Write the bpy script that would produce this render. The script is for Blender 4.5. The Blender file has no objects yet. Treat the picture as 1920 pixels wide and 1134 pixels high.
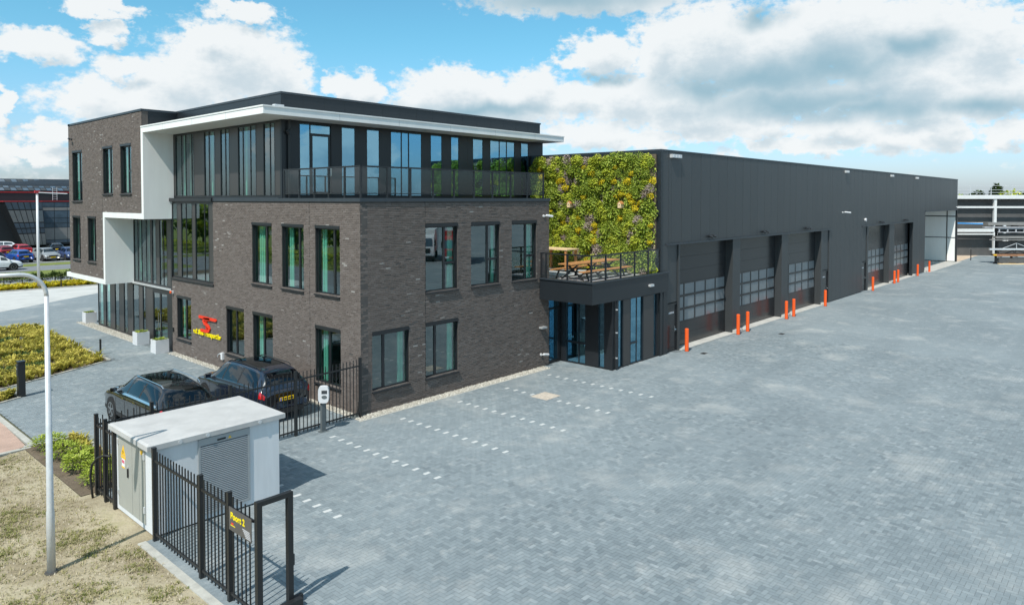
import bpy, math, random
import numpy as np
from mathutils import Vector, Matrix
R = math.radians
random.seed(7)
rng = np.random.default_rng(7)
scene = bpy.context.scene
COL = scene.collection

# ------------------------------------------------------------------ camera
CAM = np.array([-14.369, -19.952, 7.4])
RIGHT = np.array([0.670929, -0.741521, 0.000215])
UP = np.array([0.020596, 0.018925, 0.999609])
FWD = np.array([0.741235, 0.670662, -0.027970])
FPX, PPY = 1329.5, 410.8
cam_data = bpy.data.cameras.new('camera')
cam = bpy.data.objects.new('camera', cam_data)
COL.objects.link(cam)
m = Matrix.Identity(4)
for i in range(3):
    m[i][0], m[i][1], m[i][2], m[i][3] = RIGHT[i], UP[i], -FWD[i], CAM[i]
cam.matrix_world = m
cam_data.sensor_width = 36.0
cam_data.lens = 36.0 * FPX / 1920.0
cam_data.shift_y = (PPY - 567.0) / 1920.0
cam_data.clip_start = 0.1
cam_data.clip_end = 6000
scene.camera = cam

# ------------------------------------------------------------------ light, sky, exposure
SUN_EL, SUN_AZ = 54.0, 15.0          # travel direction of the light: mostly +x, a little +y, down
travel = Vector((math.cos(R(SUN_EL)) * math.cos(R(SUN_AZ)), math.cos(R(SUN_EL)) * math.sin(R(SUN_AZ)), -math.sin(R(SUN_EL))))
sd = bpy.data.lights.new('sun', 'SUN')
sd.energy = 3.4
sd.angle = R(0.53)
sd.color = (1.0, 0.955, 0.88)
sun = bpy.data.objects.new('sun', sd)
COL.objects.link(sun)
sun.rotation_euler = travel.to_track_quat('-Z', 'Y').to_euler()
sun.location = (-30, -20, 60)
vs = scene.view_settings
vs.view_transform = 'Standard'
vs.look = 'None'
vs.exposure = 0.55
vs.gamma = 1.0
vs.use_curve_mapping = False
scene.cycles.transparent_max_bounces = 24
scene.cycles.max_bounces = 8
scene.cycles.sample_clamp_indirect = 6.0

CLOUDS = [(63.5, 10.0, 4.7, 2.8), (67.1, 8.2, 3.7, 2.1), (60.7, 9.0, 2.7, 2.7), (71.4, 6.8, 4.3, 1.5), (70.6, 9.3, 2.0, 0.8), (65.0, 11.6, 2.2, 1.0), (75.7, 10.2, 2.7, 1.0), (72.2, 13.1, 2.3, 0.6), (62.6, 13.9, 2.3, 0.7), (71.4, 11.6, 1.5, 0.8), (55.7, 8.6, 1.1, 1.0), (54.0, 8.5, 1.7, 1.2), (46.9, 8.6, 4.1, 1.8), (40.4, 8.6, 2.6, 1.6), (43.2, 7.4, 6.9, 1.5), (49.4, 7.7, 2.5, 1.1), (50.7, 6.2, 5.1, 0.9), (34.9, 11.3, 2.8, 1.4), (36.6, 10.8, 1.7, 0.6), (30.4, 11.3, 2.3, 2.7), (26.6, 11.6, 5.2, 3.1), (21.9, 10.5, 5.7, 3.2), (17.8, 12.1, 5.0, 2.8), (13.0, 11.6, 5.3, 2.6), (13.0, 8.3, 3.6, 2.3), (8.9, 10.1, 3.3, 2.5), (8.3, 7.2, 3.3, 1.8), (15.0, 9.2, 3.1, 2.3), (33.2, 7.9, 3.8, 1.9), (29.4, 7.6, 4.5, 1.7), (37.0, 8.2, 2.6, 1.2), (23.0, 5.6, 2.3, 1.1), (26.6, 5.3, 2.8, 0.9), (27.8, 6.5, 5.7, 1.3), (11.1, 4.9, 2.2, 1.5), (17.8, 5.4, 3.2, 1.0), (14.7, 4.5, 2.7, 0.9), (36.1, 5.2, 3.8, 1.1), (32.3, 4.7, 3.8, 0.7), (20.0, 4.1, 4.1, 0.6), (7.4, 4.3, 1.5, 0.9), (36.1, 15.4, 8.5, 1.0), (75.0, 4.4, 1.8, 0.7), (77.8, 6.0, 0.7, 1.4), (76.2, 3.1, 2.7, 0.6), (13.0, 6.3, 4.3, 0.9), (20.8, 7.3, 7.5, 1.2)]


CLOUD_BASES = [(22.7, 8.9, 6.5, 1.1), (20.0, 7.2, 7.0, 1.0), (15.4, 6.5, 4.1, 0.9), (23.1, 13.4, 1.9, 0.8), (38.3, 15.6, 8.6, 1.1), (8.8, 6.3, 2.7, 0.7), (17.8, 9.6, 3.9, 1.4), (26.6, 8.5, 3.6, 1.0), (13.0, 10.5, 2.0, 0.8), (44.7, 7.2, 5.2, 0.5), (34.9, 9.4, 2.1, 0.4)]


def build_world():
    w = bpy.data.worlds.new('World')
    scene.world = w
    w.use_nodes = True
    w.cycles.sampling_method = 'MANUAL'
    w.cycles.sample_map_resolution = 512
    # --- cloud density group: input (azimuth, elevation) in degrees
    g = bpy.data.node_groups.new('cloud_density', 'ShaderNodeTree')
    g.interface.new_socket('P', in_out='INPUT', socket_type='NodeSocketVector')
    g.interface.new_socket('Amp', in_out='INPUT', socket_type='NodeSocketFloat')
    g.interface.new_socket('Warp', in_out='INPUT', socket_type='NodeSocketFloat')
    g.interface.new_socket('D', in_out='OUTPUT', socket_type='NodeSocketFloat')
    N, L = g.nodes, g.links
    gi = N.new('NodeGroupInput')
    go = N.new('NodeGroupOutput')

    def mth(op, a, b=None, c=None):
        n = N.new('ShaderNodeMath')
        n.operation = op
        for i, x in enumerate((a, b, c)):
            if x is None:
                continue
            if isinstance(x, (int, float)):
                n.inputs[i].default_value = x
            else:
                L.new(x, n.inputs[i])
        return n.outputs[0]

    def noise(scale, detail, rough, src):
        n = N.new('ShaderNodeTexNoise')
        n.noise_dimensions = '2D'
        n.inputs['Scale'].default_value = scale
        n.inputs['Detail'].default_value = detail
        n.inputs['Roughness'].default_value = rough
        L.new(src, n.inputs['Vector'])
        return n
    st = N.new('ShaderNodeVectorMath')
    st.operation = 'MULTIPLY'
    L.new(gi.outputs[0], st.inputs[0])
    st.inputs[1].default_value = (1, 1.5, 0)
    wn = noise(0.45, 8, 0.60, st.outputs[0])
    sub = N.new('ShaderNodeVectorMath')
    sub.operation = 'SUBTRACT'
    L.new(wn.outputs['Color'], sub.inputs[0])
    sub.inputs[1].default_value = (0.5, 0.5, 0.5)
    sc_ = N.new('ShaderNodeVectorMath'); sc_.operation = 'SCALE'
    L.new(sub.outputs[0], sc_.inputs[0]); L.new(gi.outputs[2], sc_.inputs['Scale'])
    wm = N.new('ShaderNodeVectorMath')
    wm.operation = 'MULTIPLY_ADD'
    L.new(sc_.outputs[0], wm.inputs[0])
    wm.inputs[1].default_value = (4.2, 2.4, 0)
    L.new(gi.outputs[0], wm.inputs[2])
    acc = None
    for (a, e, sx, sy) in CLOUDS:
        v = N.new('ShaderNodeVectorMath')
        v.operation = 'MULTIPLY_ADD'
        L.new(wm.outputs[0], v.inputs[0])
        sx, sy = sx * 1.18, sy * 1.22
        v.inputs[1].default_value = (1 / sx, 1 / sy, 0)
        v.inputs[2].default_value = (-a / sx, -e / sy, 0)
        ln = N.new('ShaderNodeVectorMath')
        ln.operation = 'LENGTH'
        L.new(v.outputs[0], ln.inputs[0])
        d = mth('SUBTRACT', 1.15, ln.outputs['Value'])
        acc = d if acc is None else mth('SMOOTH_MAX', acc, d, 0.12)
    # cumulus field that goes on beyond the part of the sky in view
    st2 = N.new('ShaderNodeVectorMath')
    st2.operation = 'MULTIPLY'
    L.new(gi.outputs[0], st2.inputs[0])
    st2.inputs[1].default_value = (1, 1.9, 0)
    big = noise(0.085, 7, 0.55, st2.outputs[0])
    dgen = mth('MULTIPLY', mth('SUBTRACT', big.outputs['Fac'], 0.51), 5.0)
    sep = N.new('ShaderNodeSeparateXYZ')
    L.new(gi.outputs[0], sep.inputs[0])
    ina = mth('MULTIPLY', mth('LESS_THAN', sep.outputs[0], 80.5), mth('GREATER_THAN', sep.outputs[0], 4.0))
    ine = mth('LESS_THAN', sep.outputs[1], 17.0)
    inf = mth('MULTIPLY', ina, ine)
    low = N.new('ShaderNodeMapRange'); low.inputs[1].default_value = 4.5; low.inputs[2].default_value = 6.5; low.inputs[3].default_value = 0.0; low.inputs[4].default_value = 4.0
    L.new(sep.outputs[1], low.inputs[0])
    dgen = mth('SUBTRACT', dgen, mth('MULTIPLY', inf, low.outputs[0]))
    acc = mth('MAXIMUM', acc, dgen)
    fine = noise(1.3, 5, 0.6, st.outputs[0])
    acc = mth('ADD', acc, mth('MULTIPLY', mth('SUBTRACT', fine.outputs['Fac'], 0.5), gi.outputs[1]))
    L.new(acc, go.inputs[0])

    N, L = w.node_tree.nodes, w.node_tree.links
    N.clear()
    tc = N.new('ShaderNodeTexCoord')
    sep = N.new('ShaderNodeSeparateXYZ')
    L.new(tc.outputs['Generated'], sep.inputs[0])
    n = N.new('ShaderNodeMath'); n.operation = 'ARCTAN2'
    L.new(sep.outputs[1], n.inputs[0]); L.new(sep.outputs[0], n.inputs[1])
    az = N.new('ShaderNodeMath'); az.operation = 'MULTIPLY'; az.inputs[1].default_value = 57.29578
    L.new(n.outputs[0], az.inputs[0])
    n = N.new('ShaderNodeMath'); n.operation = 'ARCSINE'
    L.new(sep.outputs[2], n.inputs[0])
    el = N.new('ShaderNodeMath'); el.operation = 'MULTIPLY'; el.inputs[1].default_value = 57.29578
    L.new(n.outputs[0], el.inputs[0])
    cb = N.new('ShaderNodeCombineXYZ')
    L.new(az.outputs[0], cb.inputs[0]); L.new(el.outputs[0], cb.inputs[1])

    def dens(off, amp, wrp):
        v = N.new('ShaderNodeVectorMath'); v.operation = 'ADD'
        L.new(cb.outputs[0], v.inputs[0]); v.inputs[1].default_value = off
        gn = N.new('ShaderNodeGroup'); gn.node_tree = g
        L.new(v.outputs[0], gn.inputs[0])
        gn.inputs[1].default_value = amp
        gn.inputs[2].default_value = wrp
        return gn.outputs[0]

    def mrange(src, a, b, c=0.0, d=1.0):
        r = N.new('ShaderNodeMapRange'); r.interpolation_type = 'SMOOTHSTEP'
        L.new(src, r.inputs[0])
        r.inputs[1].default_value = a; r.inputs[2].default_value = b
        r.inputs[3].default_value = c; r.inputs[4].default_value = d
        return r.outputs[0]
    d0 = dens((0, 0, 0), 0.70, 1.0)
    d1 = dens((0.5, 1.2, 0), 0.42, 0.62)
    mask = mrange(d0, 0.0, 0.46)
    # clouds thin out in the far haze at the horizon
    hz = mrange(el.outputs[0], -0.2, 2.2, 0.15, 1.0)
    mm = N.new('ShaderNodeMath'); mm.operation = 'MULTIPLY'
    L.new(mask, mm.inputs[0]); L.new(hz, mm.inputs[1])
    mm2 = N.new('ShaderNodeMath'); mm2.operation = 'MULTIPLY'; mm2.inputs[1].default_value = 0.94
    L.new(mm.outputs[0], mm2.inputs[0])
    # underside shading: what lies under a lot of cloud is grey
    shade = mrange(d1, 0.40, 1.15)
    ramp = N.new('ShaderNodeMix'); ramp.data_type = 'RGBA'
    L.new(shade, ramp.inputs[0])
    ramp.inputs[6].default_value = (0.98, 1.0, 1.0, 1)
    ramp.inputs[7].default_value = (0.66, 0.755, 0.81, 1)
    # flat grey bases of the heavier clouds
    nzb = N.new('ShaderNodeTexNoise'); nzb.noise_dimensions = '2D'; nzb.inputs['Scale'].default_value = 0.3; nzb.inputs['Detail'].default_value = 5
    L.new(cb.outputs[0], nzb.inputs['Vector'])
    nsb = N.new('ShaderNodeVectorMath'); nsb.operation = 'SUBTRACT'; nsb.inputs[1].default_value = (.5, .5, .5)
    L.new(nzb.outputs['Color'], nsb.inputs[0])
    wvb = N.new('ShaderNodeVectorMath'); wvb.operation = 'MULTIPLY_ADD'; wvb.inputs[1].default_value = (5.0, 1.6, 0)
    L.new(nsb.outputs[0], wvb.inputs[0]); L.new(cb.outputs[0], wvb.inputs[2])
    accb = None
    for (a, e, sx, sy) in CLOUD_BASES:
        sx, sy = sx * 1.3, sy * 1.45
        v = N.new('ShaderNodeVectorMath'); v.operation = 'MULTIPLY_ADD'
        L.new(wvb.outputs[0], v.inputs[0])
        v.inputs[1].default_value = (1 / sx, 1 / sy, 0); v.inputs[2].default_value = (-a / sx, -e / sy, 0)
        ln = N.new('ShaderNodeVectorMath'); ln.operation = 'LENGTH'
        L.new(v.outputs[0], ln.inputs[0])
        d_ = N.new('ShaderNodeMath'); d_.operation = 'SUBTRACT'; d_.inputs[0].default_value = 1.25
        L.new(ln.outputs['Value'], d_.inputs[1])
        if accb is None:
            accb = d_.outputs[0]
        else:
            mxb = N.new('ShaderNodeMath'); mxb.operation = 'SMOOTH_MAX'; mxb.inputs[2].default_value = 0.2
            L.new(accb, mxb.inputs[0]); L.new(d_.outputs[0], mxb.inputs[1])
            accb = mxb.outputs[0]
    base_col = N.new('ShaderNodeMix'); base_col.data_type = 'RGBA'
    L.new(mrange(accb, -0.1, 1.25, 0.0, 0.9), base_col.inputs[0])
    L.new(ramp.outputs[2], base_col.inputs[6])
    base_col.inputs[7].default_value = (0.31, 0.50, 0.60, 1)
    sky = N.new('ShaderNodeTexSky')
    sky.sky_type = 'NISHITA'
    sky.sun_disc = False
    sky.sun_elevation = R(SUN_EL)
    sky.sun_rotation = R(90 - (SUN_AZ + 180))
    sky.altitude = 0
    sky.air_density = 1.0
    sky.dust_density = 1.0
    sky.ozone_density = 1.0
    tint = N.new('ShaderNodeMix'); tint.data_type = 'RGBA'; tint.blend_type = 'MULTIPLY'
    tint.inputs[0].default_value = 1.0
    tint.inputs[7].default_value = (0.82, 0.97, 1.06, 1)
    tc2 = N.new('ShaderNodeMix'); tc2.data_type = 'RGBA'
    L.new(mrange(el.outputs[0], -1.0, 14.0), tc2.inputs[0])
    tc2.inputs[6].default_value = (0.66, 0.75, 1.0, 1); tc2.inputs[7].default_value = (0.47, 0.90, 0.92, 1)
    L.new(tc2.outputs[2], tint.inputs[7])
    L.new(sky.outputs[0], tint.inputs[6])
    bs = N.new('ShaderNodeBackground'); bs.inputs[1].default_value = 0.125
    L.new(tint.outputs[2], bs.inputs[0])
    bc = N.new('ShaderNodeBackground'); bc.inputs[1].default_value = 0.645
    L.new(base_col.outputs[2], bc.inputs[0])
    mx = N.new('ShaderNodeMixShader')
    L.new(mm2.outputs[0], mx.inputs[0]); L.new(bs.outputs[0], mx.inputs[1]); L.new(bc.outputs[0], mx.inputs[2])
    out = N.new('ShaderNodeOutputWorld')
    L.new(mx.outputs[0], out.inputs[0])


build_world()

# ------------------------------------------------------------------ materials
MATS = {}


def nodes_of(name):
    mt = bpy.data.materials.new(name)
    mt.use_nodes = True
    nt = mt.node_tree
    b = nt.nodes['Principled BSDF']
    return mt, nt.nodes, nt.links, b


def spec(b, v):
    b.inputs['Specular IOR Level'].default_value = v


def mat(name, col, rough=0.6, metal=0.0, var=0.12, scale=3.0, bump=0.0, bscale=40.0, spc=0.5, coat=0.0, streak=False):
    """plain coloured surface with mottling and fine relief, all procedural"""
    mt, N, L, b = nodes_of(name)
    tc = N.new('ShaderNodeTexCoord')
    mp = N.new('ShaderNodeMapping')
    L.new(tc.outputs['Object'], mp.inputs[0])
    if streak:
        mp.inputs['Scale'].default_value = (1, 1, 0.12)
    nz = N.new('ShaderNodeTexNoise')
    nz.inputs['Scale'].default_value = scale
    nz.inputs['Detail'].default_value = 6
    nz.inputs['Roughness'].default_value = 0.65
    L.new(mp.outputs[0], nz.inputs['Vector'])
    rp = N.new('ShaderNodeValToRGB')
    rp.color_ramp.elements[0].position = 0.3
    rp.color_ramp.elements[1].position = 0.72
    rp.color_ramp.elements[0].color = [c * (1 - var) for c in col] + [1]
    rp.color_ramp.elements[1].color = [min(1, c * (1 + var)) for c in col] + [1]
    L.new(nz.outputs['Fac'], rp.inputs[0])
    L.new(rp.outputs[0], b.inputs['Base Color'])
    mr = N.new('ShaderNodeMapRange')
    mr.inputs[3].default_value = max(0.02, rough * 0.85)
    mr.inputs[4].default_value = min(1, rough * 1.15)
    L.new(nz.outputs['Fac'], mr.inputs[0])
    L.new(mr.outputs[0], b.inputs['Roughness'])
    b.inputs['Metallic'].default_value = metal
    spec(b, spc)
    if coat:
        b.inputs['Coat Weight'].default_value = coat
        b.inputs['Coat Roughness'].default_value = 0.04
    if bump:
        n2 = N.new('ShaderNodeTexNoise')
        n2.inputs['Scale'].default_value = bscale
        n2.inputs['Detail'].default_value = 4
        L.new(tc.outputs['Object'], n2.inputs['Vector'])
        bp = N.new('ShaderNodeBump')
        bp.inputs['Strength'].default_value = bump
        bp.inputs['Distance'].default_value = 0.02
        L.new(n2.outputs['Fac'], bp.inputs['Height'])
        L.new(bp.outputs[0], b.inputs['Normal'])
    MATS[name] = mt
    return mt


def tint_mat(name, stops, rough=0.8, source='tint', patch=None, bump=0.3, bscale=60, spc=0.3, transl=0.0, fine=0.1):
    """colour per piece: a float attribute (or the object's random number) drives a ramp; optional dusty patches in world space"""
    mt, N, L, b = nodes_of(name)
    if source == 'tint':
        at = N.new('ShaderNodeAttribute')
        at.attribute_name = 'tint'
        src = at.outputs['Fac']
    else:
        oi = N.new('ShaderNodeObjectInfo')
        src = oi.outputs['Random']
    geo = N.new('ShaderNodeNewGeometry')
    n0 = N.new('ShaderNodeTexNoise')
    n0.inputs['Scale'].default_value = 25
    n0.inputs['Detail'].default_value = 3
    L.new(geo.outputs['Position'], n0.inputs['Vector'])
    ad = N.new('ShaderNodeMath'); ad.operation = 'MULTIPLY_ADD'
    L.new(n0.outputs['Fac'], ad.inputs[0]); ad.inputs[1].default_value = fine * 2
    sb = N.new('ShaderNodeMath'); sb.operation = 'SUBTRACT'; sb.inputs[1].default_value = fine
    L.new(src, sb.inputs[0])
    L.new(sb.outputs[0], ad.inputs[2])
    rp = N.new('ShaderNodeValToRGB')
    els = rp.color_ramp.elements
    while len(els) > 1:
        els.remove(els[-1])
    els[0].position = stops[0][0]; els[0].color = list(stops[0][1]) + [1]
    for p, c in stops[1:]:
        e = els.new(p); e.color = list(c) + [1]
    L.new(ad.outputs[0], rp.inputs[0])
    colour = rp.outputs[0]
    if patch:
        for (sc, lo, hi, pc, amt, thr) in patch:
            n1 = N.new('ShaderNodeTexNoise')
            n1.inputs['Scale'].default_value = abs(sc)
            n1.inputs['Detail'].default_value = 7
            n1.inputs['Roughness'].default_value = 0.62
            if sc < 0:
                mpp = N.new('ShaderNodeMapping'); mpp.inputs['Scale'].default_value = (0.12, 1, 1); mpp.inputs['Rotation'].default_value = (0, 0, R(14))
                L.new(geo.outputs['Position'], mpp.inputs[0]); L.new(mpp.outputs[0], n1.inputs['Vector'])
            else:
                L.new(geo.outputs['Position'], n1.inputs['Vector'])
            r2 = N.new('ShaderNodeMapRange')
            r2.inputs[1].default_value = lo; r2.inputs[2].default_value = hi
            r2.inputs[3].default_value = 0; r2.inputs[4].default_value = amt
            L.new(n1.outputs['Fac'], r2.inputs[0])
            mx = N.new('ShaderNodeMix'); mx.data_type = 'RGBA'
            L.new(r2.outputs[0], mx.inputs[0]); L.new(colour, mx.inputs[6])
            mx.inputs[7].default_value = list(pc) + [1]
            colour = mx.outputs[2]
    L.new(colour, b.inputs['Base Color'])
    b.inputs['Roughness'].default_value = rough
    spec(b, spc)
    if bump:
        n2 = N.new('ShaderNodeTexNoise')
        n2.inputs['Scale'].default_value = bscale
        n2.inputs['Detail'].default_value = 4
        L.new(geo.outputs['Position'], n2.inputs['Vector'])
        bp = N.new('ShaderNodeBump')
        bp.inputs['Strength'].default_value = bump
        bp.inputs['Distance'].default_value = 0.01
        L.new(n2.outputs['Fac'], bp.inputs['Height'])
        L.new(bp.outputs[0], b.inputs['Normal'])
    if transl:
        tr = N.new('ShaderNodeBsdfTranslucent')
        L.new(colour, tr.inputs[0])
        ms = N.new('ShaderNodeMixShader'); ms.inputs[0].default_value = transl
        out = N['Material Output']
        L.new(b.outputs[0], ms.inputs[1]); L.new(tr.outputs[0], ms.inputs[2])
        L.new(ms.outputs[0], out.inputs[0])
    MATS[name] = mt
    return mt


def glass_mat(name, tint, refl, base, wav=0.004, rough=0.0):
    """thin coated pane: part mirror, part see-through"""
    mt, N, L, b = nodes_of(name)
    N.remove(b)
    tr = N.new('ShaderNodeBsdfTransparent'); tr.inputs[0].default_value = list(tint) + [1]
    gl = N.new('ShaderNodeBsdfGlossy'); gl.inputs[0].default_value = list(refl) + [1]; gl.inputs['Roughness'].default_value = rough
    fr = N.new('ShaderNodeFresnel'); fr.inputs[0].default_value = 1.5
    mr = N.new('ShaderNodeMapRange'); mr.inputs[1].default_value = 0.04; mr.inputs[2].default_value = 1.0
    mr.inputs[3].default_value = base; mr.inputs[4].default_value = 1.0
    L.new(fr.outputs[0], mr.inputs[0])
    tc = N.new('ShaderNodeTexCoord')
    nz = N.new('ShaderNodeTexNoise'); nz.inputs['Scale'].default_value = 1.3; nz.inputs['Detail'].default_value = 1
    L.new(tc.outputs['Object'], nz.inputs['Vector'])
    bp = N.new('ShaderNodeBump'); bp.inputs['Strength'].default_value = 0.12; bp.inputs['Distance'].default_value = wav
    L.new(nz.outputs['Fac'], bp.inputs['Height']); L.new(bp.outputs[0], gl.inputs['Normal'])
    mx = N.new('ShaderNodeMixShader')
    ge = N.new('ShaderNodeNewGeometry')
    inv = N.new('ShaderNodeMath'); inv.operation = 'SUBTRACT'; inv.inputs[0].default_value = 1.0
    L.new(ge.outputs['Backfacing'], inv.inputs[1])
    ml = N.new('ShaderNodeMath'); ml.operation = 'MULTIPLY'
    L.new(mr.outputs[0], ml.inputs[0]); L.new(inv.outputs[0], ml.inputs[1])
    L.new(ml.outputs[0], mx.inputs[0]); L.new(tr.outputs[0], mx.inputs[1]); L.new(gl.outputs[0], mx.inputs[2])
    L.new(mx.outputs[0], N['Material Output'].inputs[0])
    MATS[name] = mt
    return mt


BRICK_STOPS = [(0.0, (0.112, 0.091, 0.081)), (0.35, (0.144, 0.119, 0.106)), (0.65, (0.163, 0.136, 0.122)), (0.93, (0.188, 0.160, 0.145)), (1.0, (0.32, 0.30, 0.28))]
tint_mat('brick', BRICK_STOPS, 0.9, patch=[(0.5, 0.62, 0.75, (0.24, 0.22, 0.21), 0.35, 0)], bump=0.5, bscale=90)
tint_mat('brick_single', [(0.0, (0.128, 0.105, 0.094)), (0.5, (0.153, 0.127, 0.114)), (1.0, (0.178, 0.150, 0.136))], 0.9, source='obj', patch=[(0.5, 0.62, 0.75, (0.24, 0.22, 0.21), 0.35, 0)], bump=0.5, bscale=90)
mat('mortar', (0.082, 0.074, 0.069), 0.95, var=0.2)
PAVE_STOPS = [(0.0, (0.128, 0.155, 0.170)), (0.4, (0.180, 0.213, 0.228)), (0.75, (0.212, 0.247, 0.262)), (1.0, (0.285, 0.318, 0.33))]
PAVE_PATCH = [(0.10, 0.42, 0.62, (0.28, 0.318, 0.332), 0.4, 0), (-0.9, 0.50, 0.75, (0.14, 0.168, 0.182), 0.5, 0), (0.42, 0.54, 0.72, (0.41, 0.415, 0.40), 0.6, 0), (1.9, 0.55, 0.70, (0.39, 0.40, 0.39), 0.45, 0), (0.22, 0.53, 0.70, (0.145, 0.175, 0.19), 0.5, 0), (3.5, 0.68, 0.74, (0.09, 0.10, 0.11), 0.45, 0)]
tint_mat('paver', PAVE_STOPS, 0.85, patch=PAVE_PATCH, bump=0.25, bscale=120)
tint_mat('paver_single', PAVE_STOPS, 0.85, source='obj', patch=PAVE_PATCH, bump=0.25, bscale=120)


def far_paving():
    mt, N, L, b = nodes_of('far_paving')
    geo = N.new('ShaderNodeNewGeometry')
    br = N.new('ShaderNodeTexBrick')
    br.inputs['Scale'].default_value = 5.0
    br.inputs['Color1'].default_value = (0.170, 0.202, 0.217, 1)
    br.inputs['Color2'].default_value = (0.215, 0.250, 0.265, 1)
    br.inputs['Mortar'].default_value = (0.15, 0.17, 0.18, 1)
    br.inputs['Mortar Size'].default_value = 0.012
    L.new(geo.outputs['Position'], br.inputs['Vector'])
    colour = br.outputs['Color']
    for (sc, lo, hi, pc, amt, thr) in PAVE_PATCH:
        n1 = N.new('ShaderNodeTexNoise')
        n1.inputs['Scale'].default_value = abs(sc)
        n1.inputs['Detail'].default_value = 7
        n1.inputs['Roughness'].default_value = 0.62
        if sc < 0:
            mpp = N.new('ShaderNodeMapping'); mpp.inputs['Scale'].default_value = (0.12, 1, 1); mpp.inputs['Rotation'].default_value = (0, 0, R(14))
            L.new(geo.outputs['Position'], mpp.inputs[0]); L.new(mpp.outputs[0], n1.inputs['Vector'])
        else:
            L.new(geo.outputs['Position'], n1.inputs['Vector'])
        r2 = N.new('ShaderNodeMapRange')
        r2.inputs[1].default_value = lo; r2.inputs[2].default_value = hi
        r2.inputs[3].default_value = 0; r2.inputs[4].default_value = amt
        L.new(n1.outputs['Fac'], r2.inputs[0])
        mx = N.new('ShaderNodeMix'); mx.data_type = 'RGBA'
        L.new(r2.outputs[0], mx.inputs[0]); L.new(colour, mx.inputs[6])
        mx.inputs[7].default_value = list(pc) + [1]
        colour = mx.outputs[2]
    L.new(colour, b.inputs['Base Color'])
    b.inputs['Roughness'].default_value = 0.85
    spec(b, 0.3)
    MATS['far_paving'] = mt


far_paving()


def soil_mat(name, stops, sc=0.6, bump=0.6):
    mt, N, L, b = nodes_of(name)
    geo = N.new('ShaderNodeNewGeometry')
    n1 = N.new('ShaderNodeTexNoise'); n1.inputs['Scale'].default_value = sc; n1.inputs['Detail'].default_value = 9; n1.inputs['Roughness'].default_value = 0.7
    L.new(geo.outputs['Position'], n1.inputs['Vector'])
    rp = N.new('ShaderNodeValToRGB')
    els = rp.color_ramp.elements
    els[0].position = stops[0][0]; els[0].color = list(stops[0][1]) + [1]
    els[1].position = stops[-1][0]; els[1].color = list(stops[-1][1]) + [1]
    for p, c in stops[1:-1]:
        e = els.new(p); e.color = list(c) + [1]
    L.new(n1.outputs['Fac'], rp.inputs[0]); L.new(rp.outputs[0], b.inputs['Base Color'])
    n2 = N.new('ShaderNodeTexNoise'); n2.inputs['Scale'].default_value = 14; n2.inputs['Detail'].default_value = 6
    L.new(geo.outputs['Position'], n2.inputs['Vector'])
    bp = N.new('ShaderNodeBump'); bp.inputs['Strength'].default_value = bump; bp.inputs['Distance'].default_value = 0.05
    L.new(n2.outputs['Fac'], bp.inputs['Height']); L.new(bp.outputs[0], b.inputs['Normal'])
    b.inputs['Roughness'].default_value = 0.95
    spec(b, 0.15)
    MATS[name] = mt


soil_mat('joint_sand', [(0.32, (0.07, 0.085, 0.095)), (0.46, (0.12, 0.14, 0.15)), (0.56, (0.20, 0.22, 0.225)), (0.70, (0.44, 0.42, 0.385))], 0.3, 0.1)
soil_mat('sandy_soil', [(0.30, (0.17, 0.135, 0.085)), (0.45, (0.29, 0.245, 0.165)), (0.56, (0.385, 0.335, 0.235)), (0.72, (0.27, 0.25, 0.13))], 0.55)
soil_mat('dark_soil', [(0.3, (0.09, 0.07, 0.05)), (0.7, (0.19, 0.15, 0.11))], 2.0)
soil_mat('verge_grass', [(0.3, (0.10, 0.13, 0.03)), (0.7, (0.22, 0.25, 0.07))], 0.4)
soil_mat('far_field', [(0.3, (0.11, 0.125, 0.085)), (0.7, (0.17, 0.18, 0.14))], 0.02, 0.1)
mat('asphalt', (0.17, 0.18, 0.19), 0.9, var=0.2, scale=0.5, bump=0.2)
mat('concrete', (0.44, 0.43, 0.40), 0.85, var=0.18, scale=1.5, bump=0.15)
mat('pale_concrete', (0.47, 0.47, 0.45), 0.85, var=0.12, scale=0.8, bump=0.15)
mat('kerb_concrete', (0.40, 0.39, 0.35), 0.9, var=0.2, scale=4)
mat('red_paving', (0.42, 0.29, 0.23), 0.9, var=0.18, scale=1.6, bump=0.3, bscale=25)
mat('gravel_base', (0.42, 0.39, 0.34), 0.95, var=0.3, scale=30)
tint_mat('gravel_stone', [(0, (0.28, 0.255, 0.215)), (0.6, (0.45, 0.425, 0.37)), (1, (0.60, 0.575, 0.515))], 0.9, bump=0)
mat('white_stone', (0.50, 0.51, 0.50), 0.8, var=0.12, scale=9)
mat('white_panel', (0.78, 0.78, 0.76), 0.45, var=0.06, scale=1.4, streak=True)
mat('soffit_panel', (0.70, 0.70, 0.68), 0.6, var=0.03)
mat('cladding', (0.041, 0.0445, 0.047), 0.45, var=0.08, scale=0.9, spc=0.5, streak=True)
_n, _l = MATS['cladding'].node_tree.nodes, MATS['cladding'].node_tree.links
_oi = _n.new('ShaderNodeObjectInfo'); _mr = _n.new('ShaderNodeMapRange'); _mr.inputs[3].default_value = 0.95; _mr.inputs[4].default_value = 1.05
_l.new(_oi.outputs['Random'], _mr.inputs[0])
_mx = _n.new('ShaderNodeVectorMath'); _mx.operation = 'SCALE'
_bs = _n['Principled BSDF']; _src = _bs.inputs['Base Color'].links[0].from_socket
_l.new(_src, _mx.inputs[0]); _l.new(_mr.outputs[0], _mx.inputs['Scale']); _l.new(_mx.outputs[0], _bs.inputs['Base Color'])
mat('cladding_dark', (0.014, 0.018, 0.022), 0.40, var=0.06, scale=0.7, streak=True)
mat('bronze_panel', (0.044, 0.0415, 0.041), 0.33, var=0.08, scale=1.5)
mat('frame_black', (0.014, 0.016, 0.019), 0.38, var=0.1)
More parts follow.
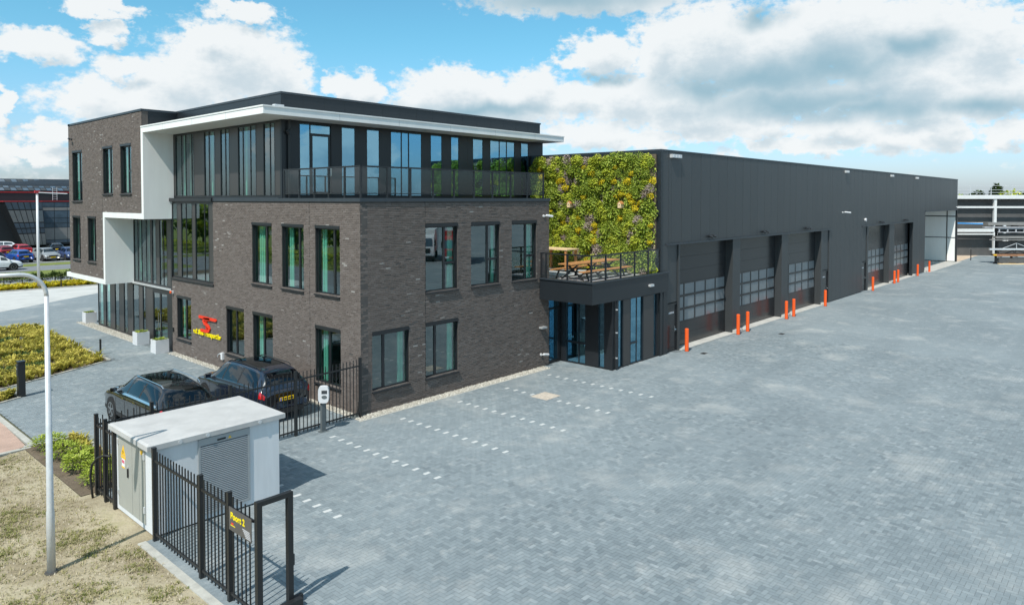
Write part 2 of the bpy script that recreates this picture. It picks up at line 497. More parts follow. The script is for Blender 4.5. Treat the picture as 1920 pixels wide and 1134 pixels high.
mat('coping_metal', (0.045, 0.055, 0.066), 0.4, metal=0.3, var=0.1)
mat('door_black', (0.022, 0.023, 0.025), 0.22, var=0.08, scale=1.0)
mat('roofing', (0.07, 0.07, 0.075), 0.9, var=0.2)
mat('interior_dark', (0.10, 0.10, 0.10), 0.9)
mat('interior_floor', (0.16, 0.16, 0.155), 0.6)
mat('ceiling_white', (0.45, 0.46, 0.45), 0.9)
mat('curtain', (0.55, 0.56, 0.52), 0.9, var=0.1)
mat('curtain_brown', (0.20, 0.175, 0.16), 0.9, var=0.1)
glass_mat('window_glass', (0.64, 0.90, 0.84), (0.80, 0.93, 0.97), 0.23)
glass_mat('coated_glass', (0.50, 0.72, 0.72), (0.36, 0.74, 1.0), 0.50)
glass_mat('rail_glass', (0.86, 0.90, 0.90), (0.85, 0.92, 0.95), 0.05)
glass_mat('clear_rail_glass', (0.92, 0.95, 0.94), (0.9, 0.95, 0.96), 0.05)
glass_mat('car_glass', (0.30, 0.33, 0.34), (0.80, 0.88, 0.92), 0.06)
mat('door_pane', (0.165, 0.185, 0.197), 0.16, var=0.12, scale=1.5, spc=0.6)
mat('fence_black', (0.016, 0.017, 0.018), 0.45, var=0.1)
mat('galvanised', (0.60, 0.61, 0.62), 0.42, metal=0.3, var=0.1, scale=6)
mat('aluminium', (0.62, 0.63, 0.64), 0.35, metal=0.5, var=0.05)
mat('kiosk_white', (0.60, 0.615, 0.63), 0.85, var=0.09, scale=2.5, streak=True, bump=0.08, bscale=90)
mat('kiosk_roof', (0.43, 0.425, 0.415), 0.9, var=0.13, scale=1.8, bump=0.1, bscale=80)
mat('kiosk_door', (0.34, 0.345, 0.315), 0.5, var=0.05)
mat('louvre_grey', (0.33, 0.35, 0.36), 0.5, metal=0.2, var=0.06)
mat('sign_yellow', (0.80, 0.47, 0.02), 0.6, var=0.04)
mat('letter_yellow', (0.85, 0.68, 0.0), 0.45, var=0.03)
mat('sign_black', (0.02, 0.02, 0.02), 0.6)
mat('sign_grey', (0.09, 0.085, 0.082), 0.5)
mat('sign_white', (0.75, 0.75, 0.75), 0.6)
mat('sign_pink', (0.62, 0.08, 0.16), 0.6)
mat('pale_grey', (0.42, 0.42, 0.44), 0.6)
mat('logo_red', (0.75, 0.035, 0.012), 0.4, var=0.03)
mat('bollard_orange', (0.80, 0.105, 0.015), 0.42, var=0.05)
mat('wood', (0.50, 0.215, 0.075), 0.65, var=0.2, scale=6)
mat('pale_wood', (0.68, 0.50, 0.29), 0.7, var=0.12, scale=6)
mat('post_wood', (0.27, 0.17, 0.09), 0.8, var=0.2)
mat('plastic_white', (0.62, 0.62, 0.63), 0.35, var=0.03)
mat('ev_dark', (0.05, 0.055, 0.06), 0.3)
mat('ev_grey', (0.10, 0.115, 0.12), 0.5)
mat('paint_black', (0.010, 0.011, 0.013), 0.16, var=0.1, coat=1.0)
mat('paint_blackblue', (0.010, 0.016, 0.030), 0.16, var=0.1, coat=1.0)
mat('paint_blue', (0.01, 0.06, 0.28), 0.3, coat=0.8)
mat('paint_navy', (0.03, 0.05, 0.14), 0.3, coat=0.8)
mat('paint_red', (0.42, 0.015, 0.02), 0.3, coat=0.8)
mat('paint_darkred', (0.22, 0.012, 0.02), 0.3, coat=0.8)
mat('paint_silver', (0.34, 0.35, 0.35), 0.3, metal=0.4, coat=0.6)
mat('paint_white', (0.70, 0.71, 0.72), 0.3, coat=0.8)
mat('tyre', (0.012, 0.012, 0.012), 0.85)
mat('rim', (0.30, 0.31, 0.32), 0.3, metal=0.8)
mat('black_plastic', (0.014, 0.014, 0.015), 0.6)
mat('chrome', (0.75, 0.76, 0.78), 0.15, metal=1.0, var=0.03)
mat('lamp_red', (0.45, 0.008, 0.012), 0.15, coat=1.0)
mat('lamp_clear', (0.65, 0.68, 0.70), 0.1, coat=1.0)
mat('plate_yellow', (0.80, 0.50, 0.0), 0.5)
mat('plate_blue', (0.02, 0.08, 0.45), 0.5)
mat('steel_white', (0.66, 0.66, 0.65), 0.5, var=0.06)
mat('infill_grey', (0.085, 0.085, 0.085), 0.8, var=0.15, scale=0.8)
mat('rust', (0.30, 0.15, 0.08), 0.8, var=0.3)
mat('pipe_blue', (0.03, 0.25, 0.60), 0.5)
mat('sand', (0.52, 0.40, 0.29), 0.95, var=0.2, scale=1)
mat('trim_red', (0.38, 0.02, 0.025), 0.5)
mat('far_glass', (0.07, 0.10, 0.13), 0.12, var=0.3, scale=0.5, spc=0.7)
mat('far_panel', (0.22, 0.21, 0.20), 0.4, var=0.1)
mat('bark', (0.10, 0.075, 0.055), 0.9, var=0.3, scale=8)
mat('cable_black', (0.015, 0.015, 0.015), 0.6)
mat('manhole', (0.46, 0.40, 0.33), 0.9, var=0.25, scale=12)
mat('drain_iron', (0.07, 0.065, 0.06), 0.7, var=0.2)
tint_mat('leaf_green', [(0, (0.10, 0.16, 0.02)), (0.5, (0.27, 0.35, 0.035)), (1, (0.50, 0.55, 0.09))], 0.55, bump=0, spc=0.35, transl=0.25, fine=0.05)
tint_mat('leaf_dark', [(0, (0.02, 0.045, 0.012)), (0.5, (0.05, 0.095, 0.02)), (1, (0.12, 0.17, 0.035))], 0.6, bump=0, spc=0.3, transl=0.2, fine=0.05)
tint_mat('leaf_lime', [(0, (0.20, 0.25, 0.02)), (0.5, (0.42, 0.47, 0.04)), (1, (0.62, 0.62, 0.08))], 0.55, bump=0, spc=0.3, transl=0.25, fine=0.05)
tint_mat('leaf_yellow', [(0, (0.28, 0.30, 0.02)), (0.5, (0.58, 0.47, 0.02)), (1, (0.80, 0.60, 0.02))], 0.6, bump=0, spc=0.3, transl=0.25, fine=0.05)
tint_mat('leaf_purple', [(0, (0.20, 0.24, 0.06)), (0.5, (0.34, 0.30, 0.18)), (1, (0.52, 0.38, 0.44))], 0.7, bump=0, spc=0.2, transl=0.2, fine=0.05)
tint_mat('grass_blade', [(0, (0.20, 0.19, 0.03)), (0.5, (0.42, 0.37, 0.06)), (1, (0.62, 0.52, 0.12))], 0.7, bump=0, spc=0.2, transl=0.25, fine=0.05)
tint_mat('lawn_blade', [(0, (0.16, 0.18, 0.05)), (0.45, (0.26, 0.26, 0.08)), (0.6, (0.36, 0.31, 0.17)), (1, (0.50, 0.43, 0.28))], 0.8, bump=0, spc=0.2, transl=0.2, fine=0.05)
tint_mat('clod', [(0, (0.24, 0.19, 0.13)), (0.6, (0.42, 0.36, 0.27)), (1, (0.55, 0.49, 0.38))], 0.95, bump=0.3)

# ------------------------------------------------------------------ mesh helpers


class MB:
    def __init__(s):
        s.v, s.f, s.t = [], [], []

    def quad(s, a, b, c, d, t=0.5):
        i = len(s.v)
        s.v += [tuple(a), tuple(b), tuple(c), tuple(d)]
        s.f.append((i, i + 1, i + 2, i + 3)); s.t.append(t)
        return s

    def poly(s, pts, t=0.5):
        i = len(s.v)
        s.v += [tuple(p) for p in pts]
        s.f.append(tuple(range(i, i + len(pts)))); s.t.append(t)
        return s

    def box(s, x0, x1, y0, y1, z0, z1, t=0.5):
        x0, x1 = min(x0, x1), max(x0, x1); y0, y1 = min(y0, y1), max(y0, y1); z0, z1 = min(z0, z1), max(z0, z1)
        i = len(s.v)
        s.v += [(x0, y0, z0), (x1, y0, z0), (x1, y1, z0), (x0, y1, z0), (x0, y0, z1), (x1, y0, z1), (x1, y1, z1), (x0, y1, z1)]
        for q in ((0, 3, 2, 1), (4, 5, 6, 7), (0, 1, 5, 4), (1, 2, 6, 5), (2, 3, 7, 6), (3, 0, 4, 7)):
            s.f.append(tuple(i + k for k in q)); s.t.append(t)
        return s

    def hexa(s, p, t=0.5):
        """8 points: bottom ring then top ring, counter-clockwise from above"""
        i = len(s.v)
        s.v += [tuple(q) for q in p]
        for q in ((0, 3, 2, 1), (4, 5, 6, 7), (0, 1, 5, 4), (1, 2, 6, 5), (2, 3, 7, 6), (3, 0, 4, 7)):
            s.f.append(tuple(i + k for k in q)); s.t.append(t)
        return s

    def bar(s, p0, p1, w, h, up=(0, 0, 1), t=0.5):
        p0, p1 = Vector(p0), Vector(p1)
        d = (p1 - p0).normalized()
        u = Vector(up)
        if abs(d.dot(u)) > 0.98:
            u = Vector((1, 0, 0))
        sx = d.cross(u).normalized()
        uu = sx.cross(d).normalized()
        a, b = sx * w / 2, uu * h / 2
        return s.hexa([p0 - a - b, p0 + a - b, p1 + a - b, p1 - a - b, p0 - a + b, p0 + a + b, p1 + a + b, p1 - a + b], t)

    def tube(s, pts, r, n=8, t=0.5, cap=True):
        pts = [Vector(p) for p in pts]
        rs = r if isinstance(r, (list, tuple)) else [r] * len(pts)
        base = len(s.v)
        ref = Vector((0, 0, 1))
        prev = None
        for k, p in enumerate(pts):
            d = (pts[min(k + 1, len(pts) - 1)] - pts[max(k - 1, 0)]).normalized()
            if prev is None:
                rr = ref if abs(d.dot(ref)) < 0.9 else Vector((1, 0, 0))
                sx = d.cross(rr).normalized()
            else:
                sx = (prev - d * prev.dot(d)).normalized()
            prev = sx
            sy = d.cross(sx)
            for j in range(n):
                a = 2 * math.pi * j / n
                s.v.append(tuple(p + sx * (math.cos(a) * rs[k]) + sy * (math.sin(a) * rs[k])))
        for k in range(len(pts) - 1):
            for j in range(n):
                a = base + k * n + j; b = base + k * n + (j + 1) % n
                s.f.append((a, b, b + n, a + n)); s.t.append(t)
        if cap:
            s.f.append(tuple(base + j for j in reversed(range(n)))); s.t.append(t)
            e = base + (len(pts) - 1) * n
            s.f.append(tuple(e + j for j in range(n))); s.t.append(t)
        return s

    def lathe(s, prof, c=(0, 0, 0), n=16, axis='z', t=0.5, cap=True):
        base = len(s.v)
        for (r, h) in prof:
            for j in range(n):
                a = 2 * math.pi * j / n
                x, y = math.cos(a) * r, math.sin(a) * r
                if axis == 'z': p = (x, y, h)
                elif axis == 'x': p = (h, x, y)
                else: p = (y, h, x)
                s.v.append((p[0] + c[0], p[1] + c[1], p[2] + c[2]))
        for k in range(len(prof) - 1):
            for j in range(n):
                a = base + k * n + j; b = base + k * n + (j + 1) % n
                s.f.append((a, b, b + n, a + n)); s.t.append(t)
        if cap:
            s.f.append(tuple(base + j for j in reversed(range(n)))); s.t.append(t)
            e = base + (len(prof) - 1) * n
            s.f.append(tuple(e + j for j in range(n))); s.t.append(t)
        return s

    def prism(s, poly, f0, f1, t=0.5):
        """poly: 2D outline; f0/f1 map (a,b) to the two end faces"""
        i = len(s.v); n = len(poly)
        s.v += [tuple(f0(*p)) for p in poly] + [tuple(f1(*p)) for p in poly]
        s.f.append(tuple(i + k for k in range(n))); s.t.append(t)
        s.f.append(tuple(i + n + k for k in reversed(range(n)))); s.t.append(t)
        for k in range(n):
            s.f.append((i + k, i + n + k, i + n + (k + 1) % n, i + (k + 1) % n)); s.t.append(t)
        return s

    def build(s, name, material, parent=None, smooth=False, tint=False):
        off = wloc(parent) if parent else None
        if parent is None:
            a = np.array(s.v)
            off = Vector(((a[:, 0].min() + a[:, 0].max()) / 2, (a[:, 1].min() + a[:, 1].max()) / 2, a[:, 2].min()))
        me = bpy.data.meshes.new(name)
        me.from_pydata([(p[0] - off[0], p[1] - off[1], p[2] - off[2]) for p in s.v], [], s.f)
        me.materials.append(MATS[material])
        if smooth:
            me.polygons.foreach_set('use_smooth', [True] * len(me.polygons))
        if tint:
            at = me.attributes.new('tint', 'FLOAT', 'FACE')
            at.data.foreach_set('value', s.t)
        me.update()
        o = bpy.data.objects.new(name, me)
        COL.objects.link(o)
        if parent:
            o.parent = parent
        else:
            o.location = off
        return o


def wloc(o):
    v = Vector((0, 0, 0))
    while o is not None:
        v += o.location
        o = o.parent
    return v


def tag(o, label=None, cat=None, group=None, kind=None):
    if label: o['label'] = label
    if cat: o['category'] = cat
    if group: o['group'] = group
    if kind: o['kind'] = kind
    return o


def thing(name, label, cat, loc=(0, 0, 0), group=None):
    o = bpy.data.objects.new(name, None)
    o.empty_display_size = 0.3
    COL.objects.link(o)
    o.location = loc
    return tag(o, label, cat, group)


def copy_tree(o, parent=None):
    c = o.copy()
    COL.objects.link(c)
    c.parent = parent
    for ch in list(o.children):
        copy_tree(ch, c)
    return c


def place(root, loc, rz=0.0, label=None, group=None):
    root.location = loc
    root.rotation_euler = (0, 0, rz)
    if label: root['label'] = label
    if group: root['group'] = group
    return root


def box(name, material, dims, parent=None):
    return MB().box(*dims).build(name, material, parent)


def inst(name, mesh, loc, parent, rz=0.0):
    """object that shares mesh data; loc in world coordinates"""
    o = bpy.data.objects.new(name, mesh)
    COL.objects.link(o)
    o.parent = parent
    o.location = Vector(loc) - wloc(parent)
    o.rotation_euler = (0, 0, rz)
    return o


def big_boxes(lo, hi, tint, name, material, parent, top_only_sides=True):
    """many boxes as one mesh, from numpy arrays (n,3)"""
    n = len(lo)
    v = np.empty((n, 8, 3))
    for k, (a, b, c) in enumerate(((0, 0, 0), (1, 0, 0), (1, 1, 0), (0, 1, 0), (0, 0, 1), (1, 0, 1), (1, 1, 1), (0, 1, 1))):
        v[:, k, 0] = np.where(a, hi[:, 0], lo[:, 0]); v[:, k, 1] = np.where(b, hi[:, 1], lo[:, 1]); v[:, k, 2] = np.where(c, hi[:, 2], lo[:, 2])
    q = [(4, 5, 6, 7), (0, 1, 5, 4), (1, 2, 6, 5), (2, 3, 7, 6), (3, 0, 4, 7)]
    if not top_only_sides:
        q.append((0, 3, 2, 1))
    q = np.array(q)
    f = (np.arange(n)[:, None, None] * 8 + q[None]).reshape(-1)
    nf = n * len(q)
    off = np.array(wloc(parent))
    me = bpy.data.meshes.new(name)
    me.vertices.add(n * 8)
    me.vertices.foreach_set('co', (v.reshape(-1, 3) - off).reshape(-1))
    me.loops.add(nf * 4)
    me.loops.foreach_set('vertex_index', f.astype(np.int32))
    me.polygons.add(nf)
    me.polygons.foreach_set('loop_start', np.arange(nf, dtype=np.int32) * 4)
    me.polygons.foreach_set('loop_total', np.full(nf, 4, dtype=np.int32))
    me.polygons.foreach_set('use_smooth', np.zeros(nf, dtype=bool))
    me.materials.append(MATS[material])
    at = me.attributes.new('tint', 'FLOAT', 'FACE')
    at.data.foreach_set('value', np.repeat(tint, len(q)).astype(np.float32))
    me.update(calc_edges=True)
    me.validate()
    o = bpy.data.objects.new(name, me)
    COL.objects.link(o)
    o.parent = parent
    o['kind'] = 'stuff'
    return o


def project(p):
    d = np.asarray(p) - CAM
    z = d @ FWD
    z = np.where(z < 0.1, 0.1, z)
    return 960 + FPX * (d @ RIGHT) / z, PPY - FPX * (d @ UP) / z, z


# ================================================================== GROUND
def sheet(name, material, pts, z, kind='structure', parent=None):
    o = MB().poly([(x, y, z) for x, y in pts]).build(name, material, parent)
    if parent is None:
        tag(o, kind=kind)
    return o


def rect(x0, x1, y0, y1):
    return [(x0, y0), (x1, y0), (x1, y1), (x0, y1)]


sheet('ground', 'far_field', rect(-2500, 3000, -2500, 3000), -0.10)
# yard sheets: paver geometry near, plain sheets beyond
PX0, PX1, PY0, PY1 = -8.2, 24.0, -21.0, 22.0
yard = sheet('yard_pavement', 'joint_sand', rect(PX0, PX1, PY0, PY1), -0.005)
yard_far = sheet('yard_pavement', 'far_paving', rect(PX1, 83.2, -120, 22), -0.001)
sheet('yard_pavement', 'far_paving', rect(83.2, 140, -120, -2.85), -0.0012)
sheet('yard_pavement', 'far_paving', rect(PX0, PX1, -120, PY0), -0.0014)
sheet('forecourt_pavement', 'far_paving', [(-30, 22), (24, 22), (24, 49), (6.69, 47.3), (4.89, 41.57), (-2.55, 36.03), (-30, 33)], -0.0016)


def make_pavers():
    W = 0.1
    nu = int((PX1 - PX0) / W); nv = int((PY1 - PY0) / W)
    U, V = np.meshgrid(np.arange(nu), np.arange(nv), indexing='ij')
    K = (U - V) % 4
    parts = []
    for k, (dx, dy) in ((0, (2, 1)), (3, (1, 2))):
        s = K == k
        x0 = PX0 + U[s] * W; y0 = PY0 + V[s] * W
        parts.append(np.stack([x0, y0, x0 + dx * W, y0 + dy * W, np.full(x0.shape, dx == 2)], 1))
    a = np.concatenate(parts)
    cx, cy = (a[:, 0] + a[:, 2]) / 2, (a[:, 1] + a[:, 3]) / 2
    u, v, d = project(np.stack([cx, cy, np.zeros_like(cx)], 1))
    keep = (u > -220) & (u < 2140) & (v < 1320) & (d > 4)
    keep &= ~((cx > 0.02) & (cy > 0.02))                       # building footprint
    keep &= ~((cx > 11.15) & (cy > -2.75))
    keep &= ~((cx > -0.35) & (cy > -0.45) & (cx < 9.7))         # gravel strip
    keep &= ~((cx < -2.45) & (cy > 15.4))                      # planting beds
    keep &= ~((cx < -7.15) & (cy > 11.3) & (cy < 14.0))
    keep &= ~((cx < -7.15) & (cy > -0.2) & (cy < 4.9))
    keep &= ~((cx < -5.4) & (cy > 13.8) & (cy < 15.4) & (cy > 13.8 + (cx + 5.4) * 0.5))
    keep &= ~((cx > 5.72) & (cx < 6.56) & (cy > -3.5) & (cy < -2.72))
    keep &= ~((cx > 16.2) & (cy > -3.0))
    a, d = a[keep], d[keep]
    n = len(a)
    g = 0.003
    zt = rng.normal(0, 0.0006, n).clip(-0.0014, 0.0014)
    lo = np.stack([a[:, 0] + g, a[:, 1] + g, np.full(n, -0.02)], 1)
    hi = np.stack([a[:, 2] - g, a[:, 3] - g, zt], 1)
    tint = (rng.beta(3, 3, n) + 0).clip(0, 1)
    order = np.argsort(d)
    near, rest = order[:300], order[300:]
    big_boxes(lo[rest], hi[rest], tint[rest], 'pavers', 'paver', yard)
    mh = MB().box(-0.1 + g, 0.1 - g, -0.05 + g, 0.05 - g, -0.02, 0).build('paver', 'paver_single', yard)
    mv = mh.data.copy()
    mv.transform(Matrix.Rotation(R(90), 4, 'Z'))
    first = True
    for i in near:
        c = ((a[i, 0] + a[i, 2]) / 2, (a[i, 1] + a[i, 3]) / 2, zt[i])
        if first:
            mh.location = Vector(c) - wloc(yard)
            if not a[i, 4]:
                mh.data = mv
            first = False
            mesh_h = mh.data if a[i, 4] else bpy.data.meshes['paver']
        else:
            inst('paver', bpy.data.meshes['paver'] if a[i, 4] else mv, c, yard)


make_pavers()
# white parking stones
wm = MB().box(-0.1, 0.1, -0.052, 0.052, -0.02, 0.006)
ws_mesh = None
for (xl, y0, y1) in ((-1.86, -1.10, -5.95), (0.78, -1.28, -6.0), (3.45, -1.26, -6.05), (5.97, -1.3, -6.05), (8.72, -1.2, -6.1), (-4.96, -2.9, -5.95)):
    n = round(abs(y1 - y0) / 0.44)
    for k in range(n + 1):
        y = y0 + (y1 - y0) * k / n
        if 5.6 < xl < 6.6 and -3.65 < y < -2.65:
            continue
        c = (xl + random.uniform(-.012, .012), y + random.uniform(-.012, .012), 0)
        if ws_mesh is None:
            o = wm.build('marking_stone', 'white_stone', yard)
            ws_mesh = o.data
            mtx = Vector(c)
            ws_mesh.transform(Matrix.Translation(wloc(yard)))
            o.location = mtx - wloc(yard)
        else:
            inst('marking_stone', ws_mesh, c, yard)
# manhole slab and drains in the yard
mo = MB().box(5.72, 6.56, -3.5, -2.72, -0.02, 0.006)
mo = mo.build('manhole_slab', 'manhole')
tag(mo, 'square sandy brown inspection slab set in the yard paving between parking lines', 'slab')
for (x, y, t) in ((16.95, -4.05, 'small dark drain grate in the paving by the nearest orange bollard'), (24.4, -4.9, 'small dark drain grate in the paving before the second roller door')):
    d = MB()
    d.box(x - .2, x + .2, y - .13, y + .13, -0.02, 0.004)
    o = d.build('drain_grate', 'drain_iron')
    for k in range(6):
        MB().box(x - .18 + k * .062, x - .15 + k * .062, y - .11, y + .11, 0.004, 0.009).build('grate_bar', 'black_plastic', o)
    tag(o, t, 'drain', 'drain grates in the yard')

# gravel strips along the building
sheet('gravel_strip', 'gravel_base', rect(-0.35, 9.75, -0.46, 0.0), -0.004)
sheet('gravel_strip', 'gravel_base', rect(-0.35, 0.0, 0.0, 15.1), -0.0045)
sheet('gravel_strip', 'gravel_base', rect(-0.50, 0.15, 18.9, 28.0), 0.0012)


def stones(name, rects, n, smin, smax, z=0.0, material='gravel_stone'):
    b = MB()
    areas = [(r[1] - r[0]) * (r[3] - r[2]) for r in rects]
    for r, ar in zip(rects, areas):
        for k in range(int(n * ar / sum(areas))):
            x, y = random.uniform(r[0], r[1]), random.uniform(r[2], r[3])
            s = random.uniform(smin, smax); h = s * random.uniform(.5, .9); a = random.uniform(0, 3.14)
            t = random.random()
            ring = [(x + s * .5 * math.cos(a + q * 1.2566) * random.uniform(.75, 1.1), y + s * .5 * math.sin(a + q * 1.2566) * random.uniform(.75, 1.1), z - .004) for q in range(5)]
            i = len(b.v)
            b.v += ring + [(x + random.uniform(-.2, .2) * s, y + random.uniform(-.2, .2) * s, z + h)]
            for q in range(5):
                b.f.append((i + q, i + (q + 1) % 5, i + 5)); b.t.append(t)
    o = b.build(name, material, tint=True)
    return o


tag(stones('gravel', [(-.33, 9.7, -.44, -.02), (-.33, -.02, 0, 15.0), (-.48, .1, 18.95, 27.9)], 9000, .035, .075), 'cream white gravel in strips along the foot of the office walls', 'gravel', kind='stuff')
# concrete edging of the gravel
box('kerb', 'kerb_concrete', (-0.42, 9.6, -0.53, -0.46, -0.03, 0.012)).__setitem__('kind', 'structure')

# ---- left: lawn, beds, paths, road
sheet('lawn', 'sandy_soil', [(-60, -40), (-8.62, -40), (-8.62, -3.9), (-8.18, -3.9), (-8.18, -.25), (-8.62, -.25), (-8.62, 4.7), (-9.3, 4.5), (-60, 2.8)], -0.012)
sheet('lawn_strip', 'dark_soil', rect(-8.62, -7.15, -0.25, 4.85), 0.004)
sheet('edging_path', 'far_paving', rect(-8.45, PX0, -30, -3.9), -0.002)
box('kerb', 'kerb_concrete', (-8.62, -8.45, -30, -3.9, -0.06, 0.01)).__setitem__('kind', 'structure')
sheet('side_path', 'red_paving', [(-60, 3.0), (-9.4, 4.62), (-8.52, 5.02), (-8.42, 8.8), (-60, 10)], -0.004)
box('kerb', 'kerb_concrete', (-8.45, -8.28, 4.9, 12.0, -0.06, 0.012)).__setitem__('kind', 'structure')
b = MB(); b.bar((-60, 2.75, -0.02), (-8.45, 4.80, -0.02), 0.16, 0.06)
tag(b.build('kerb', 'kerb_concrete'), kind='structure')
sheet('forecourt_pavement', 'far_paving', [(-30, 10), (PX0, 10), (PX0, 22), (-30, 22)], -0.003)
# planting beds (soil) with kerbs
BED1 = [(-2.50, 27.8), (-14, 28.4), (-14, 9.9), (-2.75, 15.5)]
sheet('bed_soil', 'dark_soil', BED1, 0.004)
sheet('bed_soil', 'dark_soil', [(-7.25, 11.35), (-7.3, 12.2), (-14, 9.0), (-14, 8.0)], 0.006)
b = MB()
for p, q in (((-2.5, 27.8), (-2.75, 15.5)), ((-2.75, 15.5), (-14, 9.9)), ((-7.2, 12.35), (-7.2, 11.3)), ((-7.2, 11.3), (-14, 7.9)), ((-7.12, 4.9), (-7.12, 0.0)), ((-8.6, 4.9), (-7.05, 4.9))):
    b.bar((p[0], p[1], 0.0), (q[0], q[1], 0.0), 0.12, 0.07)
tag(b.build('kerb', 'kerb_concrete'), kind='structure')
# beyond the forecourt
sheet('pale_path', 'pale_concrete', [(-30, 33), (-2.55, 36.03), (4.89, 41.57), (14, 48.4), (14, 46.9), (6.69, 47.3), (-0.01, 47.93), (-30, 50.5)], 0.0025)
sheet('bed_soil', 'dark_soil', [(-30, 50.7), (-0.01, 48.1), (6.69, 47.45), (40, 44.5), (40, 54), (-30, 53.2)], 0.005)
b = MB(); b.bar((-30, 50.55, 0.03), (-0.01, 47.98, 0.03), .15, .12); b.bar((-0.01, 47.98, .03), (40, 44.3, .03), .15, .12)
tag(b.build('kerb', 'kerb_concrete'), kind='structure')
sheet('foot_path', 'asphalt', rect(-60, 60, 53.6, 57.4), 0.003)
sheet('grass_verge', 'verge_grass', rect(-60, 60, 57.4, 65.5), 0.0)
sheet('road', 'asphalt', rect(-60, 60, 65.5, 71.5), 0.004)
b = MB()
for k in range(14):
    b.box(-20 + k * 4, -18 + k * 4, 71.0, 71.15, 0.004, 0.008)
tag(b.build('road_marking', 'white_stone'), kind='structure')
sheet('grass_verge', 'verge_grass', rect(-60, 60, 71.5, 74.4), 0.02)
box('kerb', 'concrete', (-60, 60, 74.4, 74.7, -0.05, 0.16)).__setitem__('kind', 'structure')
sheet('parking_ground', 'asphalt', rect(-60, 60, 74.7, 106), 0.003)
# street behind the camera, seen in the front windows
sheet('road', 'asphalt', rect(-27, -20, 10, 160), 0.012)
sheet('grass_verge', 'verge_grass', rect(-60, -27, 10, 160), 0.014)
# ground east of the yard
sheet('bare_ground', 'sand', [(83.2, -2.85), (140, -2.85), (140, 40), (83.2, 40)], -0.003)

# ================================================================== FACADE HELPERS


class Face:
    """facade frame: a along the wall, d inward depth, z up"""

    def __init__(s, kind, off):
        s.kind, s.off = kind, off

    def p(s, a, d, z):
        return (s.off + d, a, z) if s.kind == 'front' else (a, s.off + d, z)

    def box(s, b, a0, a1, d0, d1, z0, z1, t=0.5):
        p, q = s.p(a0, d0, z0), s.p(a1, d1, z1)
        return b.box(p[0], q[0], p[1], q[1], p[2], q[2], t)

    def obj(s, name, material, a0, a1, d0, d1, z0, z1, parent):
        return s.box(MB(), a0, a1, d0, d1, z0, z1).build(name, material, parent)


FRONT, YARD, BLOCK = Face('front', 0.0), Face('yard', 0.0), Face('front', -1.22)


def cells(a0, a1, z0, z1, holes):
    A = sorted({a0, a1, *[h[0] for h in holes], *[h[1] for h in holes]})
    Z = sorted({z0, z1, *[h[2] for h in holes], *[h[3] for h in holes]})
    A = [x for x in A if a0 <= x <= a1]; Z = [x for x in Z if z0 <= x <= z1]
    out = []
    for j in range(len(Z) - 1):
        run = None
        for i in range(len(A) - 1):
            ca, cz = (A[i] + A[i + 1]) / 2, (Z[j] + Z[j + 1]) / 2
            solid = not any(h[0] < ca < h[1] and h[2] < cz < h[3] for h in holes)
            if solid and run is None: run = A[i]
            if not solid and run is not None:
                out.append((run, A[i], Z[j], Z[j + 1])); run = None
        if run is not None:
            out.append((run, A[-1], Z[j], Z[j + 1]))
    return out


ALLB = []


def brick_wall(face, a0, a1, z0, z1, holes, parent, label=None, thick=0.3, core_a0=None, phase=0.0):
    core = MB()
    for c in cells(a0 if core_a0 is None else core_a0, a1, z0, z1, holes):
        face.box(core, c[0], c[1], 0.012, thick, c[2], c[3])
    w = core.build('brick_wall', 'mortar', parent)
    CH, BL, J = 0.0625, 0.22, 0.010
    lo, hi = [], []
    nrow = int((z1 - z0) / CH)
    for r in range(nrow):
        zb, zt = z0 + r * CH + J / 2, z0 + (r + 1) * CH - J / 2
        zc = (zb + zt) / 2
        cuts = sorted([(h[0], h[1]) for h in holes if h[2] < zc < h[3]])
        segs, s = [], a0
        for h in cuts:
            if h[0] > s: segs.append((s, min(h[0], a1)))
            s = max(s, h[1])
        if s < a1: segs.append((s, a1))
        off = (r % 2) * BL / 2 + random.uniform(-.035, .035) + phase
        for (s0, s1) in segs:
            k = math.floor((s0 - off) / BL)
            while off + k * BL < s1:
                b0, b1 = max(s0, off + k * BL + J / 2), min(s1, off + (k + 1) * BL - J / 2)
                if b1 - b0 > 0.03:
                    pr = random.gauss(0, 0.003)
                    p, q = face.p(b0, -pr, zb), face.p(b1, 0.02, zt)
                    lo.append([min(p[i], q[i]) for i in range(3)]); hi.append([max(p[i], q[i]) for i in range(3)])
                k += 1
    lo, hi = np.array(lo), np.array(hi)
    ALLB.append((w, face, lo, hi))
    return w


